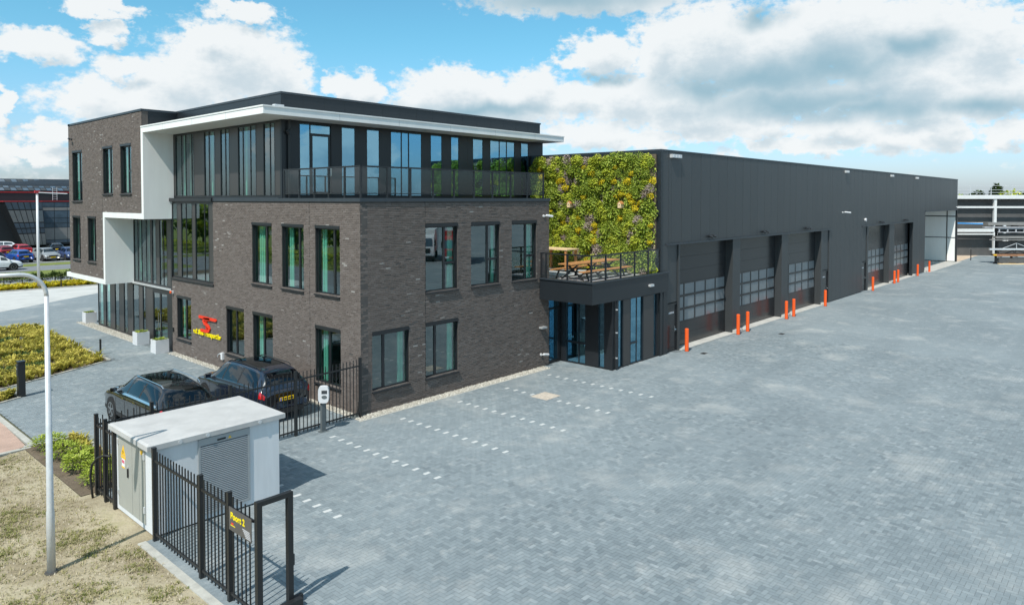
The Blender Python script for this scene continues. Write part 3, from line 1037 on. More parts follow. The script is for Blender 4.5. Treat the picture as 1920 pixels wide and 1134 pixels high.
def finish_bricks(total=300):
    allsz = []
    for wi, (w, face, lo, hi) in enumerate(ALLB):
        u, v, d = project((lo + hi) / 2)
        ln = (hi - lo).max(axis=1)
        cosf = np.abs((((lo + hi) / 2 - CAM) / np.linalg.norm((lo + hi) / 2 - CAM, axis=1)[:, None])[:, 0 if face.kind == 'front' else 1])
        sz = np.where(ln > 0.205, cosf / d ** 2, 0)
        allsz += [(s, wi, i) for i, s in enumerate(sz)]
    allsz.sort(reverse=True)
    pick = {}
    for s, wi, i in allsz[:total]:
        pick.setdefault(wi, set()).add(i)
    for wi, (w, face, lo, hi) in enumerate(ALLB):
        sel = pick.get(wi, set())
        n = len(lo)
        rest = np.array([i for i in range(n) if i not in sel])
        t = rng.beta(2.2, 2.2, n) * 0.86
        # white bloom on scattered bricks, in clusters
        c = (lo + hi) / 2
        cl = np.zeros(n)
        for _ in range(9):
            k = c[rng.integers(n)]
            cl += np.exp(-(((c - k) / np.array([.9, .9, .7])) ** 2).sum(1))
        t = np.where(rng.random(n) < 0.002 + 0.05 * np.clip(cl, 0, 1.2), rng.uniform(0.9, 1.0, n), t)
        big_boxes(lo[rest], hi[rest], t[rest], 'bricks', 'brick', w, False)
        mesh = None
        for i in sorted(sel):
            s = hi[i] - lo[i]
            if mesh is None:
                o = MB().box(-s[0] / 2, s[0] / 2, -s[1] / 2, s[1] / 2, -s[2] / 2, s[2] / 2).build('brick', 'brick_single', w)
                mesh = o.data
                mesh.transform(Matrix.Translation(wloc(w)))
                o.location = Vector(c[i]) - wloc(w)
            else:
                inst('brick', mesh, c[i], w)


def window(face, a0, a1, z0, z1, parent, split=0.5, transom=None, transom_side=1, curtain=None, rec=0.11, box_h=0.11, glass='window_glass', sill=True):
    fw = 0.045
    b = MB()
    zt = z1 - box_h
    face.box(b, a0, a0 + fw, rec, rec + .07, z0, zt); face.box(b, a1 - fw, a1, rec, rec + .07, z0, zt)
    face.box(b, a0 + fw, a1 - fw, rec, rec + .07, z0, z0 + fw); face.box(b, a0 + fw, a1 - fw, rec, rec + .07, zt - fw, zt)
    am = a0 + (a1 - a0) * split
    face.box(b, am - .05, am + .05, rec, rec + .07, z0 + fw, zt - fw)
    # lined reveal
    face.box(b, a1 - .015, a1, 0.04, rec, z0, zt)
    zm = None
    if transom:
        zm = z0 + (z1 - z0) * transom
        if transom_side > 0: face.box(b, am + .05, a1 - fw, rec, rec + .07, zm - .045, zm + .045)
        else: face.box(b, a0 + fw, am - .05, rec, rec + .07, zm - .045, zm + .045)
    w = b.build('window', 'frame_black', parent)

    def pane(p0, p1, q0, q1):
        face.obj('pane', glass, p0, p1, rec + .03, rec + .042, q0, q1, w)
    for side, (p0, p1) in ((-1, (a0 + fw, am - .05)), (1, (am + .05, a1 - fw))):
        if zm and side == transom_side:
            pane(p0, p1, z0 + fw, zm - .045); pane(p0, p1, zm + .045, zt - fw)
        else:
            pane(p0, p1, z0 + fw, zt - fw)
    face.obj('screen_box', 'frame_black', a0, a1, -0.02, rec + .07, zt, z1, w)
    if sill:
        s = MB()
        pts = [(-.07, z0 - .075), (-.07, z0 - .045), (rec + .02, z0 - .002), (rec + .02, z0 - .075)]
        s.prism(pts, lambda d, z: face.p(a0 - .02, d, z), lambda d, z: face.p(a1 + .02, d, z))
        s.build('sill', 'frame_black', w)
    if curtain:
        for (c0, c1, m_) in curtain:
            q = MB()
            n = max(2, int((c1 - c0) / .07))
            for k in range(n):
                x0, x1 = c0 + (c1 - c0) * k / n, c0 + (c1 - c0) * (k + 1) / n
                face.box(q, x0, x1, rec + .16 + (k % 2) * .03, rec + .20 + (k % 2) * .03, z0 + .03, zt - .03)
            q.build('curtain', m_, w)
    return w


def curtain_wall(face, segs, z0, z1, parent, name='curtain_wall', glass='window_glass', panel='bronze_panel', d=0.0, top=0.10, bot=0.10, mull=0.05, gd=0.065):
    """segs: (a0, a1, kind) with kind g = pane, p = closed panel, d = door leaf pane"""
    A0, A1 = segs[0][0], segs[-1][1]
    b = MB()
    face.box(b, A0, A1, d + .02, d + .14, z1 - top, z1)
    face.box(b, A0, A1, d + .02, d + .14, z0, z0 + bot)
    face.box(b, A0, A0 + mull, d, d + .14, z0 + bot, z1 - top); face.box(b, A1 - mull, A1, d, d + .14, z0 + bot, z1 - top)
    for s0, s1 in zip(segs[:-1], segs[1:]):
        m0 = s0[1]
        if s0[2] == 'p' or s1[2] == 'p':
            face.box(b, m0 - .025, m0 + .025, d - .004, d + .12, z0 + bot, z1 - top)
        else:
            face.box(b, m0 - .022, m0 + .022, d + gd - .02, d + .12, z0 + bot, z1 - top)
    w = b.build(name, 'frame_black', parent)
    for i, (a, c, k) in enumerate(segs):
        a_, c_ = a + mull / 2 + (mull / 2 if i == 0 else 0), c - mull / 2 - (mull / 2 if i == len(segs) - 1 else 0)
        if k == 'g':
            face.obj('pane', glass, a_, c_, d + gd, d + gd + .012, z0 + bot, z1 - top, w)
        elif k == 'p':
            face.obj('panel', panel, a_, c_, d + .0, d + .03, z0 + bot, z1 - top, w)
        elif k == 'w':
            face.obj('pane', glass, a_, c_, d + gd, d + gd + .012, z0 + bot, z1 - top, w)
            q = MB(); n = max(2, int((c_ - a_) / .09))
            for kk in range(n):
                x0, x1 = a_ + (c_ - a_) * kk / n, a_ + (c_ - a_) * (kk + 1) / n
                face.box(q, x0, x1, d + .22 + (kk % 2) * .03, d + .25 + (kk % 2) * .03, z0 + bot, z1 - top)
            q.build('curtain', 'curtain', w)
        elif k == 'c':
            face.obj('pane', glass, a_, c_, d + gd, d + gd + .012, z0 + bot, z1 - top, w)
            face.obj('blind', 'curtain_brown', a_, c_, d + .2, d + .21, z0 + bot, z1 - top, w)
    return w


# ================================================================== OFFICE BUILDING
office = thing('office_building', 'three storey dark brick office building with white canopy and black framed windows', 'building', (0, 0, 0))
DK = 7.42
F_WIN = [(5.85, 7.42, 3.98, 6.46), (3.53, 5.09, 3.98, 6.46), (1.20, 2.76, 3.98, 6.46), (13.21, 14.76, 0.76, 2.79), (8.16, 9.73, 0.76, 2.79), (5.83, 7.41, 0.76, 2.79), (1.18, 2.79, 0.72, 2.79)]
Y_WIN = [(2.92, 4.55, 3.95, 6.48), (5.28, 6.93, 3.95, 6.48), (7.67, 9.28, 3.95, 6.48), (0.48, 2.12, 0.75, 2.79), (2.90, 4.56, 0.75, 2.79)]
B_WIN = [(23.95, 25.61, 7.30, 10.12), (19.32, 20.74, 7.68, 10.12), (16.83, 18.27, 7.68, 10.12), (24.38, 25.71, 4.02, 6.47), (21.90, 23.21, 4.02, 6.47)]
brick_wall(FRONT, 0.0, 15.3, 0.0, 7.31, F_WIN + [(10.9, 15.3, 3.62, 7.31)], office)
brick_wall(YARD, 0.013, 10.15, 0.0, 7.31, Y_WIN, office, core_a0=0.3, phase=0.11)
brick_wall(BLOCK, 15.52, 26.15, 6.72, 11.56, [h for h in B_WIN if h[2] > 7] + [(20.7, 26.2, 0, 3)], office)
brick_wall(BLOCK, 20.72, 26.15, 3.20, 6.72, [h for h in B_WIN if h[2] < 7], office)
# the end wall by the terrace and the far end wall
box('end_wall', 'mortar', (9.86, 10.13, 0.3, 14, 0, 7.3), office)
for i, h in enumerate(F_WIN):
    window(FRONT, *h, office, split=(0.38, 0.30, 0.32, 0.5, 0.55, 0.55, 0.52)[i],
           curtain=[(h[1] - (.55, .40, .34, .26, .30, .46, .38)[i], h[1] - .08, 'curtain')] if i != 4 else None)
for i, h in enumerate(Y_WIN):
    if i < 3:
        window(YARD, *h, office, split=0.62, transom=0.40, curtain=[(h[1] - (.30, .24, .36)[i], h[1] - .06, 'curtain')])
    else:
        window(YARD, *h, office, split=0.34, curtain=[(h[1] - .32, h[1] - .08, 'curtain')])
for i, h in enumerate(B_WIN):
    window(BLOCK, *h, office, split=0.45, transom=0.45 if i in (1, 2) else None, transom_side=-1, curtain=[(h[1] - .5, h[1] - .1, 'curtain')])
# vertical movement joints
YARD.obj('movement_joint', 'sign_black', 2.895, 2.91, -0.003, 0.02, 0.0, 7.3, office)
FRONT.obj('movement_joint', 'sign_black', 3.13, 3.145, -0.003, 0.02, 0.0, 7.3, office)
BLOCK.obj('movement_joint', 'sign_black', 20.86, 20.875, -0.003, 0.02, 3.2, 11.5, office)
# copings
b = MB()
b.box(-0.04, 0.36, -0.04, 10.9, 7.31, 7.44); b.box(0.36, 10.19, -0.04, 0.36, 7.31, 7.44)
b.box(9.8, 10.19, 0.36, 5.2, 7.31, 7.44)
b.build('coping', 'coping_metal', office)
# decks and floors
box('terrace_deck', 'roofing', (0.3, 9.86, 0.3, 5.3, 7.2, 7.42), office)
box('floor_slab', 'interior_floor', (0.32, 9.84, 0.32, 24, 3.30, 3.55), office)
box('floor_slab', 'interior_floor', (0.42, 15.8, 5.55, 24, 6.95, 7.3), office)
box('ground_slab', 'interior_floor', (0.32, 9.84, 0.32, 26, -0.02, 0.05), office)
box('block_slab', 'interior_floor', (-0.9, 0.4, 15.6, 26, 6.74, 6.95), office)
box('block_slab', 'interior_floor', (-0.9, 0.4, 20.8, 26, 3.3, 3.5), office)
box('core_wall', 'interior_dark', (5.0, 5.2, 4.6, 24, 0.05, 6.9), office)
box('core_wall', 'interior_dark', (5.0, 5.2, 6.2, 24, 7.3, 10.5), office)
box('core_wall', 'interior_dark', (0.5, 9.5, 4.4, 4.6, 0.05, 7.15), office)
box('core_wall', 'interior_dark', (5.2, 15.5, 10.0, 10.2, 7.3, 10.8), office)
box('block_back', 'interior_dark', (4.8, 5.0, 15.6, 26, 3.2, 11.4), office)
box('ceiling', 'ceiling_white', (0.35, 9.8, 0.35, 4.4, 6.85, 6.95), office)
box('ceiling', 'ceiling_white', (0.35, 9.8, 0.35, 4.4, 3.1, 3.2), office)
box('ceiling', 'ceiling_white', (0.6, 15.6, 5.6, 10.0, 10.55, 10.62), office)
box('back_wall', 'cladding_dark', (0.4, 16.0, 24.0, 24.2, 0, 11.5), office)
box('far_end_wall', 'mortar', (-1.2, 9.8, 26.0, 26.3, 3.2, 11.56), office)

# --- front glazing
bay = [(10.92, 11.36, 'p'), (11.36, 11.80, 'g'), (11.80, 12.72, 'g'), (12.72, 13.06, 'p'), (13.06, 13.72, 'g'), (13.72, 14.24, 'g'), (14.24, 14.68, 'p'), (14.68, 15.28, 'w')]
curtain_wall(FRONT, bay, 3.62, 7.28, office, d=0.03, gd=.025)
FRONT.obj('ledge', 'frame_black', 10.85, 15.42, -0.10, 0.35, 7.29, 7.45, office)
FRONT.obj('sill', 'frame_black', 10.85, 15.33, -0.06, 0.15, 3.55, 3.615, office)
FRONT.obj('jamb', 'frame_black', 15.30, 15.42, 0.0, 0.30, 0.0, 7.28, office)
low = [(15.75, 16.2, 'p'), (16.2, 16.66, 'g'), (16.66, 17.11, 'g'), (17.11, 17.54, 'p'), (17.54, 18.06, 'w'), (18.06, 18.25, 'p'), (18.25, 18.84, 'w'), (18.84, 19.44, 'c'), (19.44, 19.95, 'g'), (19.95, 20.48, 'w')]
curtain_wall(FRONT, low, 3.0, 6.44, office, d=0.15, gd=.025)
grd = [(18.80, 18.98, 'p'), (18.98, 19.36, 'g'), (19.36, 19.87, 'p'), (19.87, 20.71, 'g'), (20.71, 21.47, 'p'), (21.47, 22.02, 'g'), (22.02, 22.69, 'p'), (22.69, 23.38, 'g'), (23.38, 24.09, 'p'), (24.09, 24.82, 'g'), (24.82, 25.2, 'p'), (25.2, 26.1, 'g')]
curtain_wall(FRONT, grd, 0.0, 2.92, office, d=0.15, gd=.025)
FRONT.obj('ledge', 'aluminium', 15.42, 20.5, 0.05, 0.30, 2.92, 2.998, office)
FRONT.obj('jamb', 'frame_black', 15.42, 16.2, 0.15, 0.29, 0.0, 2.92, office)
FRONT.obj('jamb', 'bronze_panel', 18.04, 18.80, 0.15, 0.29, 0.0, 2.92, office)
FRONT.obj('jamb', 'frame_black', 15.42, 15.75, 0.15, 0.29, 2.998, 6.44, office)
# entrance: double glass door
for (a0, a1, hx) in ((16.2, 17.12, 17.0), (17.12, 18.04, 17.24)):
    b = MB()
    FRONT.box(b, a0 + .01, a0 + .08, .16, .22, 0.02, 2.72); FRONT.box(b, a1 - .08, a1 - .01, .16, .22, 0.02, 2.72)
    FRONT.box(b, a0 + .08, a1 - .08, .16, .22, 0.02, .12); FRONT.box(b, a0 + .08, a1 - .08, .16, .22, 2.64, 2.72)
    o = b.build('entrance_door', 'frame_black', office)
    FRONT.obj('pane', 'window_glass', a0 + .08, a1 - .08, .185, .197, .12, 2.64, o)
    h = MB(); h.tube([FRONT.p(hx, .16, .75), FRONT.p(hx, .10, .75), FRONT.p(hx, .10, 1.65), FRONT.p(hx, .16, 1.65)], .018)
    h.build('handle', 'chrome', o)
FRONT.obj('door_head', 'frame_black', 16.2, 18.04, .15, .29, 2.72, 2.92, office)
# third floor front glazing
third = [(5.38, 5.82, 'p'), (5.82, 6.20, 'w'), (6.20, 6.70, 'g'), (6.70, 7.30, 'p'), (7.30, 7.78, 'w'), (7.78, 8.42, 'g'), (8.42, 8.82, 'w'), (8.82, 9.60, 'p'), (9.60, 9.98, 'w'), (9.98, 10.42, 'g'), (10.42, 10.96, 'p'), (10.96, 11.55, 'g'), (11.55, 12.0, 'w'), (12.0, 13.08, 'p'), (13.08, 13.33, 'w'), (13.33, 13.98, 'c'), (13.98, 14.44, 'g'), (14.44, 15.07, 'w'), (15.07, 15.27, 'p')]
curtain_wall(FRONT, third, 7.46, 10.515, office, d=0.15, glass='window_glass', gd=.03)
FRONT.obj('base_trim', 'coping_metal', 5.3, 10.84, -0.02, 0.29, 7.40, 7.459, office)
# corner column and downpipe
box('corner_column', 'cladding_dark', (0.14, 0.56, 5.28, 5.38, 7.44, 10.515), office)
dp = MB(); dp.tube([(0.42, 5.15, 10.5), (0.42, 5.15, 10.15), (0.30, 5.2, 10.05), (0.42, 5.2, 9.9), (0.42, 5.2, 7.45)], .05, 8)
dp.build('downpipe', 'frame_black', office)
Y3 = Face('yard', 5.30)
y3 = [(0.56, 0.93, 'p'), (0.93, 1.42, 'g'), (1.42, 2.42, 'D'), (2.42, 2.90, 'p'), (2.90, 3.60, 'g'), (3.60, 4.18, 'p'), (4.18, 4.88, 'g'), (4.88, 5.48, 'p'), (5.48, 6.10, 'g'), (6.10, 6.52, 'g'), (6.52, 7.30, 'g'), (7.30, 7.83, 'p'), (7.83, 8.57, 'g'), (8.57, 9.13, 'p'), (9.13, 9.68, 'g'), (9.68, 10.28, 'p'), (10.28, 10.62, 'p'), (10.62, 11.36, 'g'), (11.36, 11.86, 'p'), (11.86, 12.57, 'g'), (12.57, 13.12, 'g'), (13.12, 13.76, 'g'), (13.76, 14.25, 'p'), (14.25, 14.88, 'g'), (14.88, 15.93, 'p')]
curtain_wall(Y3, y3, 7.46, 10.515, office, glass='coated_glass', panel='cladding_dark', gd=.02)
b = MB()
Y3.box(b, 1.46, 1.54, .02, .09, 7.58, 10.05); Y3.box(b, 2.30, 2.38, .02, .09, 7.58, 10.05); Y3.box(b, 1.54, 2.30, .02, .09, 9.95, 10.05); Y3.box(b, 1.54, 2.30, .02, .09, 7.58, 7.70)
o = b.build('terrace_door', 'frame_black', office)
Y3.obj('pane', 'coated_glass', 1.54, 2.30, .05, .062, 7.70, 9.95, o)
Y3.obj('transom_pane', 'coated_glass', 1.46, 2.38, .05, .062, 10.06, 10.40, o)
h = MB(); h.tube([(2.33, 5.3, 8.35), (2.33, 5.22, 8.35), (2.33, 5.22, 8.7), (2.33, 5.3, 8.7)], .02); h.build('handle', 'chrome', o)
box('end_wall', 'cladding_dark', (15.935, 16.1, 5.31, 24, 3.5, 10.8), office)
# white canopy, white frame round the block
b = MB()
b.box(-1.26, 0.148, 4.10, 15.52, 10.52, 10.80)
b.box(0.148, 16.45, 4.10, 5.85, 10.52, 10.80)
b.box(-1.285, 16.475, 4.075, 4.13, 10.78, 10.835); b.box(-1.285, -1.23, 4.13, 15.50, 10.78, 10.835)
can = b.build('canopy', 'white_panel', office)
b = MB()
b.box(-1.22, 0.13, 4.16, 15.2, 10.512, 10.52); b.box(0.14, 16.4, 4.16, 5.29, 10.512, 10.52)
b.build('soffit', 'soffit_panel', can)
for k in range(5):
    MB().box(2.0 + k * 3.0, 2.012 + k * 3.0, 4.096, 4.1, 10.522, 10.775).build('fascia_joint', 'pale_grey', can)
for k in range(3):
    MB().box(-1.264, -1.26, 7.0 + k * 3.0, 7.012 + k * 3.0, 10.522, 10.775).build('fascia_joint', 'pale_grey', can)
for x, y in ((-.6, 6.2), (-.6, 9.3), (-.6, 12.4), (3, 4.7), (7, 4.7), (11, 4.7)):
    MB().lathe([(.07, 10.508), (.07, 10.515)], (x, y, 0), 12).build('downlight', 'aluminium', can)
b = MB()
b.box(-1.26, 0.14, 15.28, 15.52, 6.45, 10.519)
b.box(-1.26, 0.14, 15.52, 20.72, 6.45, 6.719)
b.box(-1.26, 0.14, 20.48, 20.72, 2.95, 6.45)
b.box(-1.26, 0.14, 20.72, 26.75, 2.95, 3.199)
b.build('white_frame', 'white_panel', office)
# roof: dark fascia of the set-back storey, block roof edge
b = MB()
b.box(0.45, 16.5, 5.85, 24, 10.80, 11.60); b.box(-1.20, 0.6, 15.53, 26.1, 11.45, 11.56)
b.box(-1.19, 0.45, 15.54, 15.8, 10.80, 11.50)
rf = b.build('roof', 'cladding_dark', office)
b = MB()
b.box(0.42, 16.53, 5.81, 6.1, 11.60, 11.68); b.box(0.42, 0.72, 6.1, 24, 11.60, 11.68)
b.box(-1.25, -0.9, 15.49, 26.2, 11.56, 11.66); b.box(-0.9, 0.6, 15.49, 15.8, 11.56, 11.66); b.box(-1.25, 0.6, 25.9, 26.2, 11.56, 11.66)
b.build('roof_edge', 'coping_metal', rf)
for k in range(1, 16):
    box('seam', 'frame_black', (0.45 + k, 0.458 + k, 5.846, 5.85, 10.84, 11.60), rf)
# glass balustrade of the roof terrace
rail = MB()
FY = [0.12, 1.05, 2.03, 2.95, 3.98, 5.05]
YX = [1.24, 2.30, 3.39, 4.47, 5.55, 6.62, 7.72, 8.78, 9.88]
rail.box(0.09, 0.15, 0.12, 5.08, 8.50, 8.555); rail.box(0.15, 9.92, 0.09, 0.15, 8.50, 8.555)
rail.box(0.10, 0.14, 0.15, 5.05, 7.58, 7.61); rail.box(0.15, 9.9, 0.10, 0.14, 7.58, 7.61)
rl = rail.build('balustrade', 'frame_black', office)
for y in FY:
    MB().box(0.09, 0.15, y - .03, y + .03, 7.44, 8.50).build('post', 'frame_black', rl)
for x in YX:
    MB().box(x - .03, x + .03, 0.09, 0.15, 7.44, 8.50).build('post', 'frame_black', rl)
for p, q in zip(FY[:-1], FY[1:]):
    MB().box(0.114, 0.126, p + .035, q - .035, 7.615, 8.495).build('pane', 'rail_glass', rl)
for p, q in zip([0.12] + YX[:-1], YX):
    MB().box(p + .035, q - .035, 0.114, 0.126, 7.615, 8.495).build('pane', 'rail_glass', rl)
# flat roof inside terrace: nothing else visible. lettering and logo on the wall


def text_mesh(body, size, extrude, bold=0.0, space=1.0):
    cu = bpy.data.curves.new('lettering', 'FONT')
    cu.body = body; cu.size = size; cu.extrude = extrude; cu.offset = bold; cu.space_character = space
    ob = bpy.data.objects.new('lettering', cu)
    COL.objects.link(ob)
    dg = bpy.context.evaluated_depsgraph_get()
    me = bpy.data.meshes.new_from_object(ob.evaluated_get(dg))
    bpy.data.objects.remove(ob)
    return me


def wall_text(name, body, pos, width, height, extrude, material, parent=None, bold=0.012):
    """flat lettering on a wall that faces -x; pos is the lower left corner as read"""
    me = text_mesh(body, 1.0, 0.05, bold)
    c = np.array([v.co[:] for v in me.vertices])
    x0, x1, y0, y1 = c[:, 0].min(), c[:, 0].max(), c[:, 1].min(), c[:, 1].max()
    sx, sy = width / (x1 - x0), height / (y1 - y0)
    off = wloc(parent) if parent else Vector(pos)
    base = Vector(pos) - off
    me.vertices.foreach_set('co', np.stack([base.x - (c[:, 2] / 0.05) * extrude, base.y - (c[:, 0] - x0) * sx, base.z + (c[:, 1] - y0) * sy], 1).reshape(-1))
    me.materials.clear(); me.materials.append(MATS[material])
    me.update()
    o = bpy.data.objects.new(name, me)
    COL.objects.link(o)
    if parent: o.parent = parent
    else: o.location = off
    return o


lt = wall_text('wall_lettering', 'v.d. Sluis Transport bv', (-0.04, 12.88, 1.16), 2.70, 0.30, 0.02, 'letter_yellow', bold=0.018)
tag(lt, 'yellow raised company lettering under the red emblem on the brick wall', 'lettering')
# red emblem: an S with a long bar through its top
lg = MB()


def ly(a, z):
    return lambda d: (d, a, z)


def emblem_poly(pts):
    lg.prism(pts, lambda a, z: (-0.07, a, z), lambda a, z: (-0.02, a, z))


def thick(pts, w):
    L_, R_ = [], []
    for i, p in enumerate(pts):
        a = pts[max(0, i - 1)]; c = pts[min(len(pts) - 1, i + 1)]
        dx, dz = c[0] - a[0], c[1] - a[1]
        l = math.hypot(dx, dz)
        L_.append((p[0] - dz / l * w / 2, p[1] + dx / l * w / 2)); R_.append((p[0] + dz / l * w / 2, p[1] - dx / l * w / 2))
    for i in range(len(pts) - 1):
        emblem_poly([L_[i], L_[i + 1], R_[i + 1], R_[i]])


emblem_poly([(12.28, 2.11), (12.28, 1.99), (10.62, 1.99), (10.56, 2.05), (10.62, 2.11)])
c1 = [(11.55 + .26 * math.cos(R(a)), 1.90 + .17 * math.sin(R(a))) for a in range(35, 271, 20)]
c2 = [(11.45 + .26 * math.cos(R(a)), 1.60 + .15 * math.sin(R(a))) for a in range(90, -91, -20)]
thick([(11.2, 2.03)] + c1[:0] + [(11.78, 1.99), (11.86, 1.90), (11.76, 1.80), (11.55, 1.76), (11.35, 1.70), (11.24, 1.60), (11.32, 1.50), (11.5, 1.455), (12.12, 1.455)], 0.125)
for (a, z0, z1) in ((11.62, 1.84, 1.98), (11.53, 1.82, 1.98), (11.56, 1.52, 1.68), (11.46, 1.52, 1.68)):
    emblem_poly([(a + .02, z0), (a + .02, z1), (a - .02, z1), (a - .02, z0)])
tag(lg.build('wall_emblem', 'logo_red'), 'red raised S shaped emblem with a long bar on the brick wall', 'emblem')

# small fittings on the walls


def security_camera(face, a, z, label, out=0.28, side=1, mat_='plastic_white'):
    r = thing('security_camera', label, 'camera', face.p(a, 0, z), 'security cameras on the walls')
    b = MB(); p = face.p
    b.lathe([(.06, 0), (.06, .04)], p(a, -.04, z), 12, 'x' if face.kind == 'front' else 'y')
    b.tube([p(a, -.03, z), p(a, -.12, z), p(a + .10 * side, -.16, z + .02)], .02, 6)
    b.build('bracket', mat_, r)
    c0, c1 = Vector(p(a - .02 * side, -.16, z + .03)), Vector(p(a + .30 * side, -out, z - .02))
    MB().tube([c0, c0 + (c1 - c0) * .08, c1 - (c1 - c0) * .06, c1], [.035, .055, .055, .05], 10).build('body', mat_, r)
    MB().tube([c1, c1 + (c1 - c0) * .04], [.035, .035], 10).build('lens', 'ev_dark', r)
    return r


security_camera(YARD, 9.75, 6.66, 'white security camera high on the brick wall beside the living wall')
security_camera(YARD, 9.58, 0.55, 'small white camera low on the brick wall by the glass entrance', .2)
security_camera(BLOCK, 25.6, 10.78, 'small dark camera under the roof edge of the leftmost brick block', .2, -1, 'frame_black')


def wall_lamp(face, a, z, label, w=.34, material='aluminium', grp='wall lamps'):
    r = thing('wall_lamp', label, 'lamp', face.p(a, 0, z), grp)
    b = MB(); face.box(b, a - w / 2, a + w / 2, -.20, 0.0, z, z + .07); b.build('housing', material, r)
    b = MB(); face.box(b, a - w / 2 + .02, a + w / 2 - .02, -.19, -.02, z - .008, z); b.build('diffuser', 'plastic_white', r)
    return r


wall_lamp(YARD, 9.62, 1.72, 'flat grey wall lamp at the end of the brick wall beside the glass entrance')
r = thing('alarm_beacon', 'small orange and white alarm beacon beside the main entrance corner', 'beacon', (0, 15.15, 2.86))
MB().box(-.08, -.0, 15.09, 15.21, 2.86, 2.98).build('base', 'plastic_white', r)
MB().lathe([(.05, 0), (.05, .09), (.02, .11)], (-.13, 15.15, 2.87), 10).build('lens', 'bollard_orange', r)
r = thing('outdoor_tap_box', 'white outlet box with a bent spout low on the brick wall', 'outlet', (0, 10.0, .45))
MB().box(-.10, -.003, 9.94, 10.10, .42, .72).build('housing', 'plastic_white', r)
MB().tube([(-.05, 10.1, .6), (-.08, 10.2, .66), (-.12, 10.3, .60), (-.12, 10.34, .5)], .018, 6).build('spout', 'aluminium', r)
tag(box('intercom', 'frame_black', (-.05, -.003, 15.10, 15.17, .98, 1.2)), 'small black intercom panel on the brick beside the glass doors', 'intercom')
r = thing('flood_light', 'small grey flood light on the white canopy near its corner', 'lamp', (0.2, 5.7, 10.85), 'flood lights along the roof edges')
MB().box(0.05, 0.45, 5.60, 5.80, 10.98, 11.12).build('housing', 'galvanised', r)
MB().box(0.22, 0.28, 5.68, 5.74, 10.80, 10.98).build('bracket', 'galvanised', r)

# ================================================================== ENTRANCE ANNEX (terrace block)
annex = thing('entrance_annex', 'low dark glazed entrance block with roof terrace between brick office and hall', 'building', (12.5, -1, 0))
b = MB()
b.box(9.47, 15.66, -2.85, -2.68, 3.02, 3.90); b.box(9.47, 9.64, -2.68, -0.02, 3.02, 3.90)
b.build('fascia', 'cladding_dark', annex)
b = MB(); b.box(9.42, 15.72, -2.90, -2.62, 3.90, 3.96); b.box(9.42, 9.70, -2.62, -0.02, 3.90, 3.96)
b.build('coping', 'coping_metal', annex)
box('soffit', 'cladding_dark', (9.66, 15.0, -2.66, 0.0, 3.03, 3.10), annex)
b = MB(); b.box(9.65, 15.0, -2.67, -0.005, 3.10, 3.80); b.box(10.16, 15.0, -0.005, 5.2, 3.10, 3.80)
b.build('deck', 'roofing', annex)
for k in range(int((15.0 - 9.7) / .145)):
    x = 9.7 + k * .145
    box('deck_board', 'pale_grey', (x, x + .135, -2.6 if x < 10.2 else -2.6, -0.04 if x < 10.16 else 5.1, 3.80, 3.825), annex)
box('rear_wall', 'cladding_dark', (10.16, 15.0, 5.1, 5.3, 3.8, 7.3), annex)
AY = Face('yard', -2.72); AX = Face('front', 11.12); AN = Face('yard', 0.10)
fr = [(11.30, 11.58, 'p'), (11.58, 11.98, 'g'), (11.98, 12.56, 'p'), (12.56, 13.15, 'g'), (13.15, 13.64, 'g'), (13.64, 14.55, 'p'), (14.55, 14.86, 'g'), (14.86, 15.30, 'p')]
curtain_wall(AY, fr, 0.0, 3.02, annex, glass='coated_glass', top=.06, bot=.06)
AY.obj('transom', 'frame_black', 12.58, 13.13, .0, .10, .92, 1.0, annex)
box('pier', 'cladding_dark', (15.30, 15.66, -2.80, -2.4, 0, 3.02), annex)
sd_ = [(-2.58, -2.33, 'p'), (-2.33, -1.98, 'g'), (-1.98, -1.31, 'p'), (-1.31, -0.90, 'g'), (-0.90, -0.20, 'g'), (-0.20, 0.08, 'p')]
curtain_wall(AX, sd_, 0.0, 3.02, annex, glass='coated_glass', panel='frame_black', top=.06, bot=.06)
AX.obj('transom', 'frame_black', -1.30, -0.22, .0, .10, .92, 1.0, annex)
box('corner_post', 'frame_black', (11.115, 11.30, -2.73, -2.58, 0, 3.02), annex)
dp = MB(); dp.tube([(11.35, -2.80, 0.02), (11.35, -2.80, 3.0)], .045, 10)
o = dp.build('downpipe', 'cladding_dark', annex)
for z in (.5, 1.6, 2.6):
    MB().lathe([(.055, z), (.055, z + .05)], (11.35, -2.80, 0), 10).build('clamp', 'aluminium', o)
# niche door
b = MB()
AN.box(b, 10.16, 10.24, 0, .1, 0, 3.02); AN.box(b, 11.0, 11.12, 0, .1, 0, 3.02); AN.box(b, 10.24, 11.0, 0, .1, 2.42, 2.52); AN.box(b, 10.24, 11.0, 0, .1, 2.95, 3.02)
AN.box(b, 10.24, 10.32, .01, .08, 0.02, 2.42); AN.box(b, 10.92, 11.0, .01, .08, 0.02, 2.42); AN.box(b, 10.32, 10.92, .01, .08, 0.02, .14)
o = b.build('entrance_door', 'frame_black', annex)
AN.obj('pane', 'coated_glass', 10.32, 10.92, .04, .052, .14, 2.42, o)
AN.obj('pane', 'coated_glass', 10.24, 11.0, .04, .052, 2.52, 2.95, o)
h = MB(); h.tube([(10.36, .10, 1.0), (10.36, .03, 1.0), (10.48, .03, 1.0)], .014); h.build('handle', 'chrome', o)
box('interior_floor', 'interior_floor', (11.2, 15.0, -2.6, 5, 0.0, 0.03), annex)
box('interior_wall', 'interior_dark', (10.3, 15.0, 3.0, 3.2, 0.03, 3.1), annex)
box('reception_desk', 'ceiling_white', (12.6, 13.1, -1.2, 1.6, 0.03, 1.05), annex)
MB().box(12.0, 12.3, -.6, -.3, .03, 1.2).build('column', 'pale_wood', annex)
